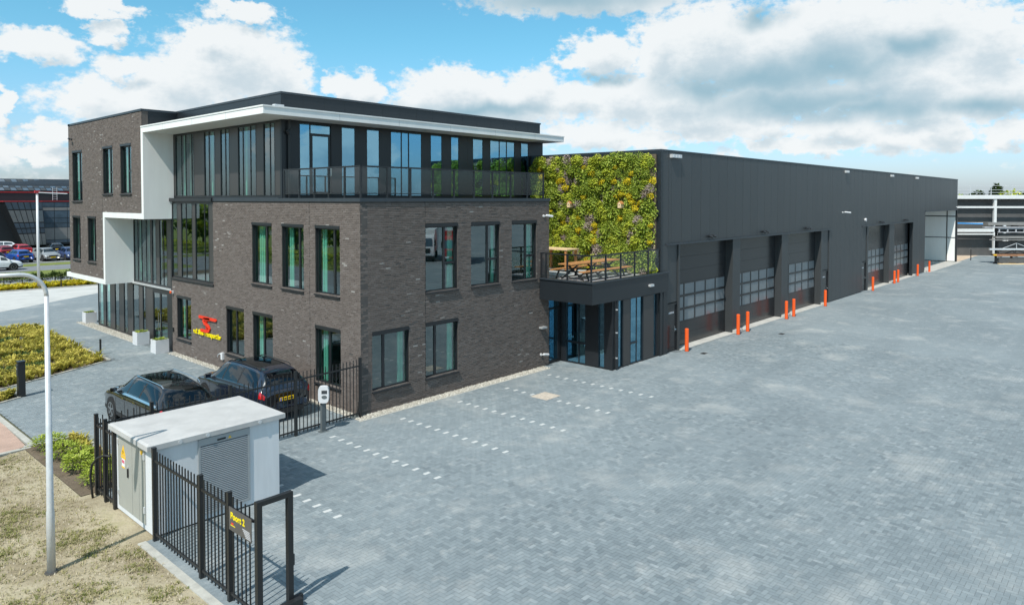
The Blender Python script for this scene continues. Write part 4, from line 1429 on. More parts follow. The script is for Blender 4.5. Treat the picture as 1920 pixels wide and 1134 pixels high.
# terrace balustrade
TX = [9.52, 10.56, 11.70, 12.82, 13.97, 15.0]; TY = [-2.76, -1.51, -0.35, ]
b = MB(); b.box(9.49, 15.0, -2.79, -2.73, 5.02, 5.075); b.box(9.49, 9.55, -2.73, -0.05, 5.02, 5.075)
b.box(9.50, 15.0, -2.78, -2.74, 4.07, 4.10); b.box(9.50, 9.54, -2.74, -0.05, 4.07, 4.10)
rl = b.build('balustrade', 'frame_black', annex)
for x in TX: MB().box(x - .03, x + .03, -2.79, -2.73, 3.96, 5.02).build('post', 'frame_black', rl)
for y in TY[1:] + [-0.08]: MB().box(9.49, 9.55, y - .03, y + .03, 3.96, 5.02).build('post', 'frame_black', rl)
for p, q in zip(TX[:-1], TX[1:]): MB().box(p + .035, q - .035, -2.765, -2.753, 4.105, 5.015).build('pane', 'clear_rail_glass', rl)
for p, q in zip([-2.76, -1.51], [-1.51, -.35]): MB().box(9.513, 9.525, p + .035, q - .035, 4.105, 5.015).build('pane', 'clear_rail_glass', rl)
r = thing('flood_light', 'small grey lamp on the front of the terrace fascia above the glass', 'lamp', (14.0, -2.86, 3.38), 'flood lights along the roof edges')
MB().box(13.85, 14.15, -2.98, -2.853, 3.40, 3.50).build('housing', 'galvanised', r)

# picnic table on the terrace
pt = thing('picnic_table', 'long orange wooden picnic table with two benches on the small terrace', 'table', (12.15, -0.85, 3.825))
for k in range(5):
    box('top_board', 'wood', (10.25, 14.05, -1.22 + k * .16, -1.07 + k * .16, 4.51, 4.56), pt)
for y in (-1.72, .02):
    for k in range(2):
        box('bench_board', 'wood', (10.25, 14.05, y - .15 + k * .155, y + k * .155, 4.22, 4.265), pt)
for x in (10.75, 12.15, 13.55):
    b = MB()
    b.bar((x, -1.45, 3.83), (x, -.55, 4.50), .09, .05); b.bar((x, -.25, 3.83), (x, -1.15, 4.50), .09, .05)
    b.bar((x, -1.85, 4.19), (x, .17, 4.19), .07, .06)
    b.bar((x, -1.75, 3.83), (x, -1.6, 4.2), .08, .05); b.bar((x, .07, 3.83), (x, -.1, 4.2), .08, .05)
    b.build('trestle', 'frame_black', pt)
ht = thing('standing_table', 'high pale wooden standing table at the back of the small terrace', 'table', (13.9, 2.45, 3.825))
for k in range(5):
    box('top_board', 'pale_wood', (13.4 + k * .2, 13.59 + k * .2, 1.5, 3.4, 4.86, 4.92), ht)
for x in (13.5, 14.3):
    for y in (1.65, 3.25):
        box('leg', 'wood', (x - .05, x + .05, y - .05, y + .05, 3.83, 4.86), ht)

# ================================================================== LOGISTICS HALL
HY = -2.77
hall = thing('logistics_hall', 'long anthracite metal clad hall with roller doors along the paved yard', 'building', (49, -2.77, 0))
HF = Face('yard', HY)
HX0, HX1, HT = 15.03, 83.0, 9.72
OPEN = [(15.75, 38.60, 0, 5.22), (46.28, 62.35, 0, 5.22), (67.2, 82.7, 0, 6.14)]
b = MB()
for c in cells(HX0, HX1, 0, HT - .05, OPEN):
    HF.box(b, c[0], c[1], .06, .30, c[2], c[3])
b.box(HX0 + .02, HX0 + .25, HY + .3, 24, 0, HT - .05)
b.box(HX1 - .30, HX1 - .02, 6, 24, 0, HT - .05); b.box(HX0, HX1, 24, 24.3, 0, HT - .05)
b.build('wall', 'cladding_dark', hall)
box('roof', 'roofing', (HX0 + .1, HX1 - .1, HY + .2, 24.2, 9.45, 9.60), hall)
b = MB(); b.box(HX0 - .03, HX1 + .03, HY - .03, HY + .30, HT - .05, HT + .03); b.box(HX0 - .03, HX0 + .3, HY + .3, 24, HT - .05, HT + .03)
b.box(HX1 - .3, HX1 + .03, HY + .3, 24, HT - .05, HT + .03)
b.build('roof_edge', 'coping_metal', hall)
# vertical cladding panels, one metre wide
x = HX0
k = 0
while x < HX1 - .05:
    x1 = min(x + 1.0, HX1)
    tops = [o for o in OPEN if o[0] < x1 and o[1] > x]
    # split where an opening edge falls inside the panel
    edges = sorted({x, x1, *[e for o in tops for e in o[:2] if x < e < x1]})
    for e0, e1 in zip(edges[:-1], edges[1:]):
        z0 = max([0.06] + [o[3] + .06 for o in OPEN if o[0] < (e0 + e1) / 2 < o[1]])
        if e1 - e0 > .05:
            HF.obj('cladding_panel', 'cladding', e0 + .007, e1 - .007, random.uniform(-.002, .002), .059, z0, HT - .06, hall)
    x = x1
for yy in range(0, 25):
    y0, y1 = HY + .07 + yy, min(HY + .07 + yy + 1, 24)
    if y0 < 24:
        box('cladding_panel', 'cladding_dark', (HX0 - .035, HX0 + .018, y0 + .006, y1 - .006, 3.9 if y0 < 5 else 0, HT - .06), hall)
box('corner_trim', 'cladding_dark', (HX0 - .05, HX0 + .10, HY - .045, HY + .075, 0.0, HT - .05), hall)
# lintel trims over the door groups
b = MB(); HF.box(b, 15.55, 38.75, -.10, .06, 5.20, 5.275); HF.box(b, 46.15, 62.5, -.10, .06, 5.20, 5.275); HF.box(b, 67.1, 83.0, -.10, .06, 6.12, 6.20)
b.build('lintel_trim', 'coping_metal', hall)
# reveals and piers
b = MB()
for (p0, p1) in ((22.80, 23.75), (29.75, 30.80), (36.85, 37.20), (54.10, 55.70), (47.55, 47.90), (16.76, 16.92), (38.5, 38.62)):
    HF.obj('pier', 'cladding', p0, p1, -.0, .55, 0.0, 5.20, hall)
b = MB()
for (p0, p1) in ((22.85, 23.70), (29.80, 30.75), (36.88, 37.2), (54.15, 55.65), (62.35, 62.9), (67.0, 67.3)):
    HF.obj('kerb_block', 'concrete', p0, p1, -.22, .0, -.02, .16, hall)
HF.obj('threshold', 'concrete', 16.9, 36.9, -.15, .8, -.02, .025, hall); HF.obj('threshold', 'concrete', 47.9, 62.3, -.15, .8, -.02, .025, hall)
box('interior_floor', 'concrete', (16, 82.8, HY + .8, 23, -.02, .02), hall)


def sectional_door(x0, x1, pane_rows, pane_n, label=None):
    d = .42
    root = MB()
    # opaque sections: sill section and the ones above the glazed band
    zs = [0.03, .62, 1.20, 1.86, 2.52, 3.18, 3.84, 4.50, 5.18]
    b = MB()
    HF.box(b, x0, x0 + .05, d, d + .06, .03, 5.18); HF.box(b, x1 - .05, x1, d, d + .06, .03, 5.18)
    door = b.build('sectional_door', 'door_black', hall)
    for i in range(8):
        if i in (2, 3, 4):
            m_ = MB()
            HF.box(m_, x0 + .05, x1 - .05, d, d + .05, zs[i] + .004, zs[i] + .06); HF.box(m_, x0 + .05, x1 - .05, d, d + .05, zs[i + 1] - .06, zs[i + 1] - .004)
            w = (x1 - x0 - .1) / pane_n
            for k in range(pane_n + 1):
                xx = x0 + .05 + k * w
                HF.box(m_, max(x0 + .05, xx - .05), min(x1 - .05, xx + .05), d, d + .05, zs[i] + .06, zs[i + 1] - .06)
            m_.build('glazed_section', 'door_black', door)
            for k in range(pane_n):
                xx = x0 + .05 + k * w
                HF.obj('pane', 'door_pane', xx + .05, xx + w - .05, d + .02, d + .03, zs[i] + .06, zs[i + 1] - .06, door)
        else:
            HF.obj('section', 'door_black', x0 + .05, x1 - .05, d, d + .05, zs[i] + .004, zs[i + 1] - .004, door)
    return door


for (x0, x1) in ((16.92, 22.80), (23.75, 29.75), (30.80, 36.85), (47.90, 54.10), (55.70, 62.35)):
    sectional_door(x0, x1, 3, 5)


def service_door(x0, x1):
    o = HF.obj('service_door', 'door_black', x0 + .04, x1 - .04, .10, .15, .03, 2.28, hall)
    HF.obj('upper_panel', 'cladding', x0 + .02, x1 - .02, .06, .12, 2.40, 5.18, hall)
    b = MB(); HF.box(b, x0, x0 + .04, .05, .2, .03, 2.36); HF.box(b, x1 - .04, x1, .05, .2, .03, 2.36); HF.box(b, x0 + .04, x1 - .04, .05, .2, 2.28, 2.36)
    b.build('door_frame', 'frame_black', o)
    HF.obj('name_strip', 'pale_grey', x0 + .25, x0 + .75, .09, .10, 1.85, 1.93, o)
    h = MB(); h.tube([HF.p(x1 - .15, .10, 1.05), HF.p(x1 - .15, .03, 1.05), HF.p(x1 - .28, .03, 1.05)], .018); HF.box(h, x1 - .18, x1 - .12, .09, .105, .95, 1.2)
    h.build('handle', 'chrome', o)


service_door(15.75, 16.76); service_door(37.20, 38.50); service_door(46.28, 47.55)
# drive-through bay at the far end: white lined
b = MB()
b.box(82.55, 82.68, HY + .12, 6, 2.93, 6.1); b.box(82.55, 82.68, HY + .12, 6, .10, 2.85)
b.build('lining_panel', 'white_panel', hall)
b = MB(); b.box(82.52, 82.70, HY + .1, 6, 2.85, 2.93); b.box(82.50, 82.70, HY + .1, 6, 0, .10); b.box(82.50, 82.72, HY + .9, HY + .99, 0, 6.1); b.box(82.50, 82.70, HY + .1, 6, 5.35, 5.45)
b.build('lining_frame', 'frame_black', hall)
b = MB(); b.box(82.68, 83.0, HY - .05, HY + .35, 0, 6.12); b.build('end_jamb', 'frame_black', hall)
box('bay_back_wall', 'white_panel', (67.0, 82.5, 6.0, 6.2, 0, 6.2), hall)
box('bay_left_wall', 'cladding_dark', (66.9, 67.1, HY + .3, 6.0, 0, 6.2), hall)
box('bay_ceiling', 'white_panel', (67.1, 82.5, HY + .3, 6.0, 6.15, 6.25), hall)
HF.obj('bay_apron', 'concrete', 67.3, 83.2, -.55, 1.6, -.02, .035, hall)
b = MB(); b.box(16.0, 62.5, HY + 1.6, HY + 1.75, 0.02, 5.5); b.build('inner_wall', 'interior_dark', hall)
# lights, cameras, over-door lamps on the hall
for (xx, lab, w) in ((16.3, 'grey flood light under the roof edge at the near corner of the hall', .9), (42.0, 'grey flood light under the hall roof edge above the orange bollard at the service door', .6), (54.4, 'grey flood light under the hall roof edge above the second door group', .6), (63.3, 'grey flood light under the hall roof edge nearest the far end', .6)):
    r = thing('flood_light', lab, 'lamp', HF.p(xx, 0, 9.35), 'flood lights along the roof edges')
    b = MB(); HF.box(b, xx - w / 2, xx + w / 2, -.16, -.003, 9.38, 9.55); b.build('housing', 'galvanised', r)
    for k in range(3):
        b = MB(); HF.box(b, xx - w / 2 + .04 + k * w / 3, xx - w / 2 + w / 3 - .02 + k * w / 3, -.175, -.16, 9.40, 9.53); b.build('lens', 'plastic_white', r)
for i, xx in enumerate((20.0, 26.8, 33.8, 51.1, 59.1)):
    r = thing('door_lamp', 'small black lamp above the %s roller door from the terrace' % ('first', 'second', 'third', 'fourth', 'fifth')[i], 'lamp', HF.p(xx, 0, 5.45), 'lamps above the roller doors')
    b = MB(); HF.box(b, xx - .35, xx + .35, -.04, -.002, 5.46, 5.50); b.build('bar', 'frame_black', r)
    for s in (-.22, .22):
        MB().tube([HF.p(xx + s, -.03, 5.48), HF.p(xx + s, -.16, 5.50), HF.p(xx + s + .05, -.28, 5.44)], [.05, .07, .06], 8).build('lamp_head', 'frame_black', r)
security_camera(HF, 41.3, 6.42, 'white security camera on the hall wall between the two door groups', .5)
security_camera(HF, 82.4, 6.5, 'white security camera at the far end of the hall', .5)
tag(MB().lathe([(.13, -.12), (.13, 0)], HF.p(46.9, 0, 5.75), 12, 'y').build('siren', 'plastic_white'), 'round white siren on the hall wall left of the far door group', 'siren')

# orange bollards
bp_ = None
BP = [(16.85, -3.2), (22.62, -3.2), (23.84, -3.2), (29.44, -3.22), (30.71, -3.2), (36.52, -3.2), (47.75, -3.2), (54.4, -3.15), (55.6, -3.15), (62.7, -3.15), (67.5, -3.15)]
BL = ['orange bollard nearest the terrace, before the first service door', 'orange bollard left of the pair between first and second roller door', 'orange bollard right of the pair between first and second roller door',
      'orange bollard left of the pair between second and third roller door', 'orange bollard right of the pair between second and third roller door', 'single orange bollard before the second service door',
      'orange bollard at the third service door, left of the fourth roller door', 'orange bollard left of the pair between fourth and fifth roller door', 'orange bollard right of the pair between fourth and fifth roller door',
      'orange bollard right of the fifth roller door', 'orange bollard farthest away, beside the open bay']
for i, (x, y) in enumerate(BP):
    if bp_ is None:
        bp_ = thing('bollard', BL[0], 'bollard', (0, 0, 0), 'orange bollards along the hall')
        MB().lathe([(.095, 0.0), (.095, 1.07), (.088, 1.10), (.06, 1.115), (.0, 1.12)], n=20, cap=False).build('post', 'bollard_orange', bp_, smooth=False)
        MB().lathe([(.12, 0.0), (.12, .012)], n=20).build('foot', 'drain_iron', bp_)
        o = bp_
    else:
        o = copy_tree(bp_)
    place(o, (x, y, 0), random.random(), BL[i])

finish_bricks()

# ================================================================== PLANTS
def leaf(b, c, d, up, l, w, t, bend=0.25):
    """small folded leaf: two triangles pairs along direction d"""
    c, d = Vector(c), Vector(d).normalized()
    s = d.cross(Vector(up))
    if s.length < 1e-3: s = d.cross(Vector((1, 0, 0)))
    s.normalize()
    nrm = s.cross(d)
    tip = c + d * l - nrm * l * bend
    mid = c + d * l * .5
    i = len(b.v)
    b.v += [tuple(c), tuple(mid + s * w / 2), tuple(tip), tuple(mid - s * w / 2)]
    b.f.append((i, i + 1, i + 2, i + 3)); b.t.append(t)


def rdir(rnd=random):
    while True:
        v = Vector((rnd.uniform(-1, 1), rnd.uniform(-1, 1), rnd.uniform(-1, 1)))
        if 0.05 < v.length < 1: return v.normalized()


def clump_mesh(kind, material, n, r, l, w):
    b = MB()
    for k in range(n):
        a, bb = random.uniform(0, 6.283), math.sqrt(random.random())
        y, z = math.cos(a) * bb * r, math.sin(a) * bb * r
        x = -random.uniform(.02, .10 + .22 * (1 - bb * bb))
        d = Vector((-random.uniform(.15, .75), random.uniform(-.9, .9), random.uniform(-1.0, .25)))
        t = min(1, max(0, random.gauss(.5, .22)))
        if kind == 'flower' and random.random() < .45: t = random.uniform(.75, 1)
        leaf(b, (x, y, z), d, (0, 0, 1), random.uniform(.7, 1.3) * l, random.uniform(.7, 1.3) * w, t)
    me = b.build('plant', material, tint=True)
    mesh = me.data
    mesh.transform(Matrix.Translation(me.location))
    bpy.data.objects.remove(me)
    return mesh


gw = thing('living_wall', 'lush green living wall with yellow and purple plants on the hall end wall', 'green wall', (14.9, 1.0, 3.9))
box('backing', 'leaf_backing' if 'leaf_backing' in MATS else 'dark_soil', (14.90, 14.99, -2.58, 5.0, 3.9, 9.52), gw)
CL = [clump_mesh('a', 'leaf_green', 190, .34, .12, .085) for _ in range(3)] + [clump_mesh('a', 'leaf_lime', 210, .30, .10, .07) for _ in range(3)] + \
     [clump_mesh('a', 'leaf_green', 210, .34, .12, .05) for _ in range(2)] + [clump_mesh('flower', 'leaf_yellow', 90, .17, .09, .06) for _ in range(2)] + \
     [clump_mesh('flower', 'leaf_purple', 230, .32, .075, .045) for _ in range(2)]
wts = [5, 5, 5, 5, 5, 5, 3, 3, 4, 4, 3, 3]
zz = 4.0
row = 0
while zz < 9.5:
    yy = -2.45 + (row % 2) * .2
    while yy < 4.9:
        i = random.choices(range(len(CL)), wts)[0]
        o = inst('plant', CL[i], (14.89 - random.uniform(0, .10), yy + random.uniform(-.12, .12), min(zz + random.uniform(-.12, .12), 9.38)), gw)
        s = random.uniform(.7, 1.15)
        o.scale = (random.uniform(.5, 1.1), s, s)
        o.rotation_euler = (random.uniform(-.5, .5), 0, 0)
        yy += .40
    zz += .36
    row += 1
# filler foliage over the whole backing
b = MB()
for k in range(7000):
    y, z = random.uniform(-2.58, 5.0), random.uniform(3.95, 9.50)
    leaf(b, (14.9 - random.uniform(0, .08), y, z), (-random.uniform(.15, .6), random.uniform(-.8, .8), random.uniform(-1, .2)), (0, 0, 1), random.uniform(.08, .16), random.uniform(.05, .10), random.random())
o = b.build('filler_foliage', 'leaf_green', gw, tint=True); o['kind'] = 'stuff'
for (y, lab) in ((2.2, 'left one of two small wooden bird houses on the living wall'), (-0.88, 'right one of two small wooden bird houses on the living wall')):
    r = thing('bird_house', lab, 'bird house', (14.55, y, 6.98), 'bird houses on the living wall')
    MB().prism([(-.09, 0), (.09, 0), (.09, .2), (0, .3), (-.09, .2)], lambda a, z: (14.40, y + a, 6.98 + z), lambda a, z: (14.68, y + a, 6.98 + z)).build('box', 'pale_wood', r)
    q = MB(); q.bar((14.52, y - .12, 7.17), (14.52, y + .005, 7.305), .26, .02, (0, 0, 1)); q.bar((14.52, y + .12, 7.17), (14.52, y - .005, 7.305), .26, .02, (0, 0, 1))
    q.build('roof', 'wood', r)
    MB().lathe([(.028, -.006), (.028, 0)], (14.398, y, 7.13), 10, 'x').build('entry_hole', 'sign_black', r)


def tuft_field(name, material, inside, bbox, n, hmin, hmax, blades, w=.016, spread=.35, z=0.0, tlo=0.0, thi=1.0, zfun=None):
    b = MB(); k = 0
    tries = 0
    while k < n and tries < n * 30:
        tries += 1
        x, y = random.uniform(bbox[0], bbox[1]), random.uniform(bbox[2], bbox[3])
        if not inside(x, y): continue
        k += 1
        h = random.uniform(hmin, hmax); tt = random.uniform(tlo, thi)
        for q in range(blades):
            a = random.uniform(0, 6.283); l = random.uniform(.3, 1) * spread * h
            hh = h * random.uniform(.6, 1)
            p = Vector((x + math.cos(a) * .03, y + math.sin(a) * .03, z))
            m1 = p + Vector((math.cos(a) * l * .45, math.sin(a) * l * .45, hh * .75))
            tp = p + Vector((math.cos(a) * l * 1.3, math.sin(a) * l * 1.3, hh * random.uniform(.75, 1.05)))
            s = Vector((-math.sin(a), math.cos(a), 0)) * w * random.uniform(.7, 1.3)
            i = len(b.v)
            b.v += [tuple(p - s), tuple(p + s), tuple(m1 + s), tuple(m1 - s), tuple(tp)]
            t = min(1, max(0, tt + random.uniform(-.2, .2)))
            b.f.append((i, i + 1, i + 2, i + 3)); b.t.append(t)
            b.f.append((i + 3, i + 2, i + 4)); b.t.append(t)
    return b.build(name, material, tint=True)


def in_poly(P):
    def f(x, y):
        c = False
        for i in range(len(P)):
            (x0, y0), (x1, y1) = P[i], P[i - 1]
            if (y0 > y) != (y1 > y) and x < (x1 - x0) * (y - y0) / (y1 - y0) + x0: c = not c
        return c
    return f


GREEN_PATCH = [(-6.3, 16.2, 1.5, .45), (-6.0, 19.0, 1.6, .5), (-5.6, 23.5, 1.4, .6), (-9.0, 15.5, 1.6, .5)]


def in_patch(x, y):
    return any(abs(x - p[0]) < p[2] and abs(y - p[1]) < p[3] for p in GREEN_PATCH)


bed = in_poly([(-2.65, 27.7), (-13, 28.2), (-13, 10.6), (-2.9, 15.55)])
tag(tuft_field('bed_grass', 'grass_blade', lambda x, y: bed(x, y) and not in_patch(x, y), (-13, -2.6, 10.5, 28.2), 2300, .26, .46, 16, .024, .75), 'dense olive yellow ornamental grass filling the bed left of the entrance', 'grass', kind='stuff')
tag(tuft_field('bed_lavender', 'leaf_dark', in_patch, (-11, -4, 14.8, 24.3), 260, .22, .38, 14, .02, .6, tlo=.3), 'rows of grey green lavender in rectangles within the grass bed', 'lavender', kind='stuff')
bed2 = in_poly([(-7.3, 11.45), (-7.35, 12.1), (-13, 9.2), (-13, 8.3)])
tag(tuft_field('bed_grass', 'grass_blade', bed2, (-13, -7.2, 8.3, 12.2), 160, .24, .42, 16, .024, .75), 'small patch of olive grass beside the black mail pillar', 'grass', kind='stuff')
for (p, q) in (((-7.8, 15.7), (-4.8, 15.7)), ((-7.8, 15.7), (-7.8, 16.7)), ((-4.4, 18.4), (-4.4, 19.6)), ((-4.2, 22.8), (-4.2, 24.2))):
    b = MB(); b.bar((p[0], p[1], .08), (q[0], q[1], .08), .06, .16)
    tag(b.build('bed_edging', 'ev_grey'), kind='structure')
bed3 = in_poly([(-30, 50.9), (0, 48.3), (6.7, 47.6), (30, 45.6), (30, 50.3), (-30, 51.5)])
tag(tuft_field('strip_flowers', 'leaf_yellow', lambda x, y: bed3(x, y) and y < 51, (-12, 14, 46.2, 51.2), 1500, .25, .5, 9, .06, .7, tlo=.1, thi=.7), 'yellow flowering ground cover along the far pale path', 'flowers', kind='stuff')
# hedge row behind the flowers: separate low shrubs


def shrub_mesh(name, material, n, rx, ry, rz, l, w):
    b = MB()
    for k in range(n):
        d = rdir()
        if d.z < -.25: d.z = -d.z
        rr = random.uniform(.55, 1.0) * (1 + .15 * math.sin(d.x * 7 + d.y * 5))
        p = (d.x * rx * rr, d.y * ry * rr, rz * .45 + d.z * rz * .55 * rr)
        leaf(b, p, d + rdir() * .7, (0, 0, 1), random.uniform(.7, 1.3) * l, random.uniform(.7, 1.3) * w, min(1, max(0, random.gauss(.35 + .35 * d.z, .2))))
    o = b.build(name, material, tint=True)
    me = o.data
    me.transform(Matrix.Translation(o.location))
    bpy.data.objects.remove(o)
    return me


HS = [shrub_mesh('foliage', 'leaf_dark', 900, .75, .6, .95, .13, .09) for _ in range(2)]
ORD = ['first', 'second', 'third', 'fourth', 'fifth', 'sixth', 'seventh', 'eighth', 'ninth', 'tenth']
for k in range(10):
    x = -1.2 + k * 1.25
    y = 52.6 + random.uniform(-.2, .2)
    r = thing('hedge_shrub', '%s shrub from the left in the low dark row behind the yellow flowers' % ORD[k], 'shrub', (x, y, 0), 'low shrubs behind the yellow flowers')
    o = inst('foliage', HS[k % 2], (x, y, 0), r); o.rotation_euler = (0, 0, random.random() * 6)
    MB().tube([(x, y, 0), (x, y, .5)], [.05, .03], 6).build('stem', 'bark', r)
# shrubs by the substation
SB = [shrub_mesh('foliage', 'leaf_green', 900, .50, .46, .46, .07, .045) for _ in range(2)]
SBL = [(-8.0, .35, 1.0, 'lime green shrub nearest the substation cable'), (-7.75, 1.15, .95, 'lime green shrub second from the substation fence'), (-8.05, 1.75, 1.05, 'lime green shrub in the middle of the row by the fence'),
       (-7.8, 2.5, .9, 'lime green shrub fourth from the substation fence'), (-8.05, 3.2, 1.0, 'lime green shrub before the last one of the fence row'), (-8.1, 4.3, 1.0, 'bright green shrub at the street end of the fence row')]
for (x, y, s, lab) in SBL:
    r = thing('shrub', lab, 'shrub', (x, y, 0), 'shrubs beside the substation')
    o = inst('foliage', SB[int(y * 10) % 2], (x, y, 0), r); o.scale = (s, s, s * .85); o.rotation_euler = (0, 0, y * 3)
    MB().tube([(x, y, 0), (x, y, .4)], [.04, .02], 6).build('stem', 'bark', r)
strip = in_poly([(-7.2, .3), (-7.2, 4.7), (-7.6, 4.7), (-7.6, .3)])
tag(tuft_field('strip_grass', 'grass_blade', strip, (-7.7, -7.15, .3, 4.7), 70, .18, .32, 12, .02, .7), 'olive grass tufts between the lime shrubs and the paving', 'grass', kind='stuff')

# lawn: sparse dry grass in patches, clods
pc = [(-8.9, -4.3, .35), (-8.9, -5.0, .35), (-9.0, -2.8, .4), (-9.6, -2.6, .5), (-10.8, -2.2, .5), (-10.0, -5.2, .5), (-9.0, -6.3, .35), (-11.5, .2, .9), (-10.2, -.4, .7), (-9.6, 3.8, .6), (-10.6, 2.4, .7), (-11.6, -3.4, .6), (-12.2, -1.8, .7), (-9.3, -7.4, .4), (-10.5, -7.0, .5), (-11.0, -4.9, .5), (-9.4, -3.6, .4), (-10.4, -1.2, .5)]


def lawn_in(x, y):
    if x > -8.65 or x < -13.5: return False
    dens = max(math.exp(-((x - a) ** 2 + (y - c) ** 2) / (r * r)) for a, c, r in pc)
    return random.random() < .02 + .9 * dens * dens


def straw_in(x, y):
    return x < -8.68


tag(tuft_field('lawn_grass', 'lawn_blade', lawn_in, (-13.5, -8.65, -9, 5), 2600, .03, .075, 7, .006, 1.2, z=-.012), 'sparse patches of young grass on the sandy lawn', 'grass', kind='stuff')
tag(tuft_field('dry_grass', 'lawn_blade', straw_in, (-13.8, -8.65, -9.5, 4.6), 5200, .02, .05, 5, .005, 1.6, z=-.012, tlo=.55, thi=1.0), 'dry straw coloured grass stubble all over the sandy lawn', 'grass', kind='stuff')
o = stones('soil_clods', [(-13.2, -8.65, -9.5, 4.4)], 5200, .015, .05, z=-.012, material='clod')
tag(o, 'small sandy clods scattered over the dry lawn', 'soil', kind='stuff')

# ================================================================== FENCES


def fence(label, runs, posts, parent=None):
    """runs: list of (p0, p1) straight runs, posts: list of xy; every bar, rail and post is a part"""
    r = thing('bar_fence', label, 'fence', (posts[0][0], posts[0][1], 0), 'black bar fences round the yard')
    bm_ = None
    for (x, y) in posts:
        q = MB().box(x - .04, x + .04, y - .04, y + .04, 0, 2.02)
        q.box(x - .045, x + .045, y - .045, y + .045, 2.02, 2.035)
        q.build('post', 'fence_black', r)
    for (p0, p1) in runs:
        v = Vector((p1[0] - p0[0], p1[1] - p0[1], 0)); L_ = v.length; v.normalize()
        for z in (1.76, .16):
            q = MB(); q.bar((p0[0], p0[1], z), (p1[0], p1[1], z), .035, .045)
            q.build('rail', 'fence_black', r)
        n = int(L_ / .138)
        for k in range(1, n):
            x, y = p0[0] + v.x * L_ * k / n, p0[1] + v.y * L_ * k / n
            if bm_ is None:
                o = MB().box(-.011, .011, -.011, .011, .06, 1.98).build('bar', 'fence_black', r)
                bm_ = o.data
                bm_.transform(Matrix.Translation(wloc(r)))
                o.location = Vector((x, y, 0)) - wloc(r)
            else:
                inst('bar', bm_, (x, y, 0), r)
    return r


fence('black bar fence in front of the substation, carrying the gate sign', [((-8.30, -4.05), (-8.30, -6.27)), ((-8.30, -6.27), (-8.30, -7.45)), ((-8.30, -7.45), (-8.30, -8.36))], [(-8.30, -4.02), (-8.30, -6.27), (-8.30, -7.45)])
fence('short black bar fence left of the substation with a cable on it', [((-8.30, -.42), (-8.30, -1.05)), ((-8.30, -1.05), (-8.30, -1.66))], [(-8.30, -.42), (-8.30, -1.05), (-8.30, -1.66)])
FP = [(-8.30, -.42), (-6.95, -.36), (-4.75, -.27), (-2.60, -.19), (-0.10, -.09)]
fence('long black bar fence between the parked cars and the yard', [(FP[i], FP[i + 1]) for i in range(4)], FP[1:])
gt = thing('gate_portal', 'black steel gate guide frame at the end of the fence', 'gate frame', (-8.0, -8.4, 0))
MB().box(-8.31, -8.21, -8.49, -8.39, 0, 2.12).build('post', 'fence_black', gt)
MB().box(-7.71, -7.61, -8.49, -8.39, 0, 2.12).build('post', 'fence_black', gt)
MB().box(-8.21, -7.71, -8.485, -8.395, 2.03, 2.118).build('crossbar', 'fence_black', gt)
MB().box(-8.0, -7.5, -8.62, -8.50, .03, .16).build('guide_foot', 'fence_black', gt)
MB().box(-7.62, -7.4, -8.46, -8.38, .03, .14).build('guide_foot', 'fence_black', gt)
MB().box(-7.60, -7.575, -8.47, -8.41, .75, .95).build('lock', 'ev_dark', gt)
sg = thing('gate_sign', 'dark grey gate sign reading Poort 2 on the bar fence', 'sign', (-8.35, -8.02, 1.52))
MB().box(-8.345, -8.335, -8.35, -7.52, 1.38, 1.80).build('board', 'sign_grey', sg)
wall_text('lettering', 'Poort 2', (-8.349, -7.60, 1.60), .52, .125, .002, 'letter_yellow', sg, bold=.03)
MB().box(-8.349, -8.345, -7.70, -7.62, 1.50, 1.53).build('emblem', 'logo_red', sg)
MB().box(-8.349, -8.345, -7.76, -7.59, 1.475, 1.487).build('small_print', 'letter_yellow', sg)
q = MB()
for k in range(5):
    q.box(-8.349, -8.345, -8.33 + .01 * k, -8.10 + .03 * k - .05, 1.41 + .03 * k, 1.428 + .03 * k)
q.build('vehicle_print', 'pale_grey', sg)

# ================================================================== TRANSFORMER SUBSTATION
ks = thing('transformer_substation', 'white transformer substation kiosk with flat roof, grey doors and louvre', 'kiosk', (-6.8, -2.8, 0))
KX0, KX1, KY0, KY1 = -8.27, -5.28, -3.90, -1.72
MB().box(KX0, KX1, KY0, KY1, .04, 1.95).build('body', 'kiosk_white', ks)
MB().box(KX0 + .04, KX1 - .04, KY0 + .04, KY1 - .04, -.05, .04).build('plinth', 'drain_iron', ks)
b = MB()
b.hexa([(-8.42, -3.97, 1.95), (-5.14, -3.97, 1.95), (-5.14, -1.62, 1.95), (-8.42, -1.62, 1.95), (-8.42, -3.97, 2.06), (-5.14, -3.97, 2.06), (-5.14, -1.62, 2.06), (-8.42, -1.62, 2.06)])
b.hexa([(-8.42, -3.97, 2.06), (-5.14, -3.97, 2.06), (-5.14, -1.62, 2.06), (-8.42, -1.62, 2.06), (-8.36, -3.9, 2.085), (-5.2, -3.9, 2.085), (-5.2, -1.68, 2.085), (-8.36, -1.68, 2.085)])
kr = b.build('roof', 'kiosk_roof', ks)
for x in (-7.72, -5.82, -7.1):
    MB().lathe([(.045, -.012), (.045, 0)], (x, -3.972, 2.0), 12, 'y').build('lifting_point', 'galvanised', kr)
KF = Face('front', KX0); KS = Face('yard', KY0)
d1 = KF.obj('door', 'kiosk_door', -2.72, -1.86, -.02, .0, .17, 1.86, ks)
KF.obj('door', 'kiosk_door', -3.12, -2.735, -.02, .0, .17, 1.86, ks)
d3 = KF.obj('door', 'kiosk_door', -3.46, -3.135, -.02, .0, .17, 1.86, ks)
for y, z in ((-1.89, 1.62), (-1.89, .42)):
    KF.obj('hinge', 'galvanised', y - .02, y + .03, -.045, -.02, z, z + .12, d1)
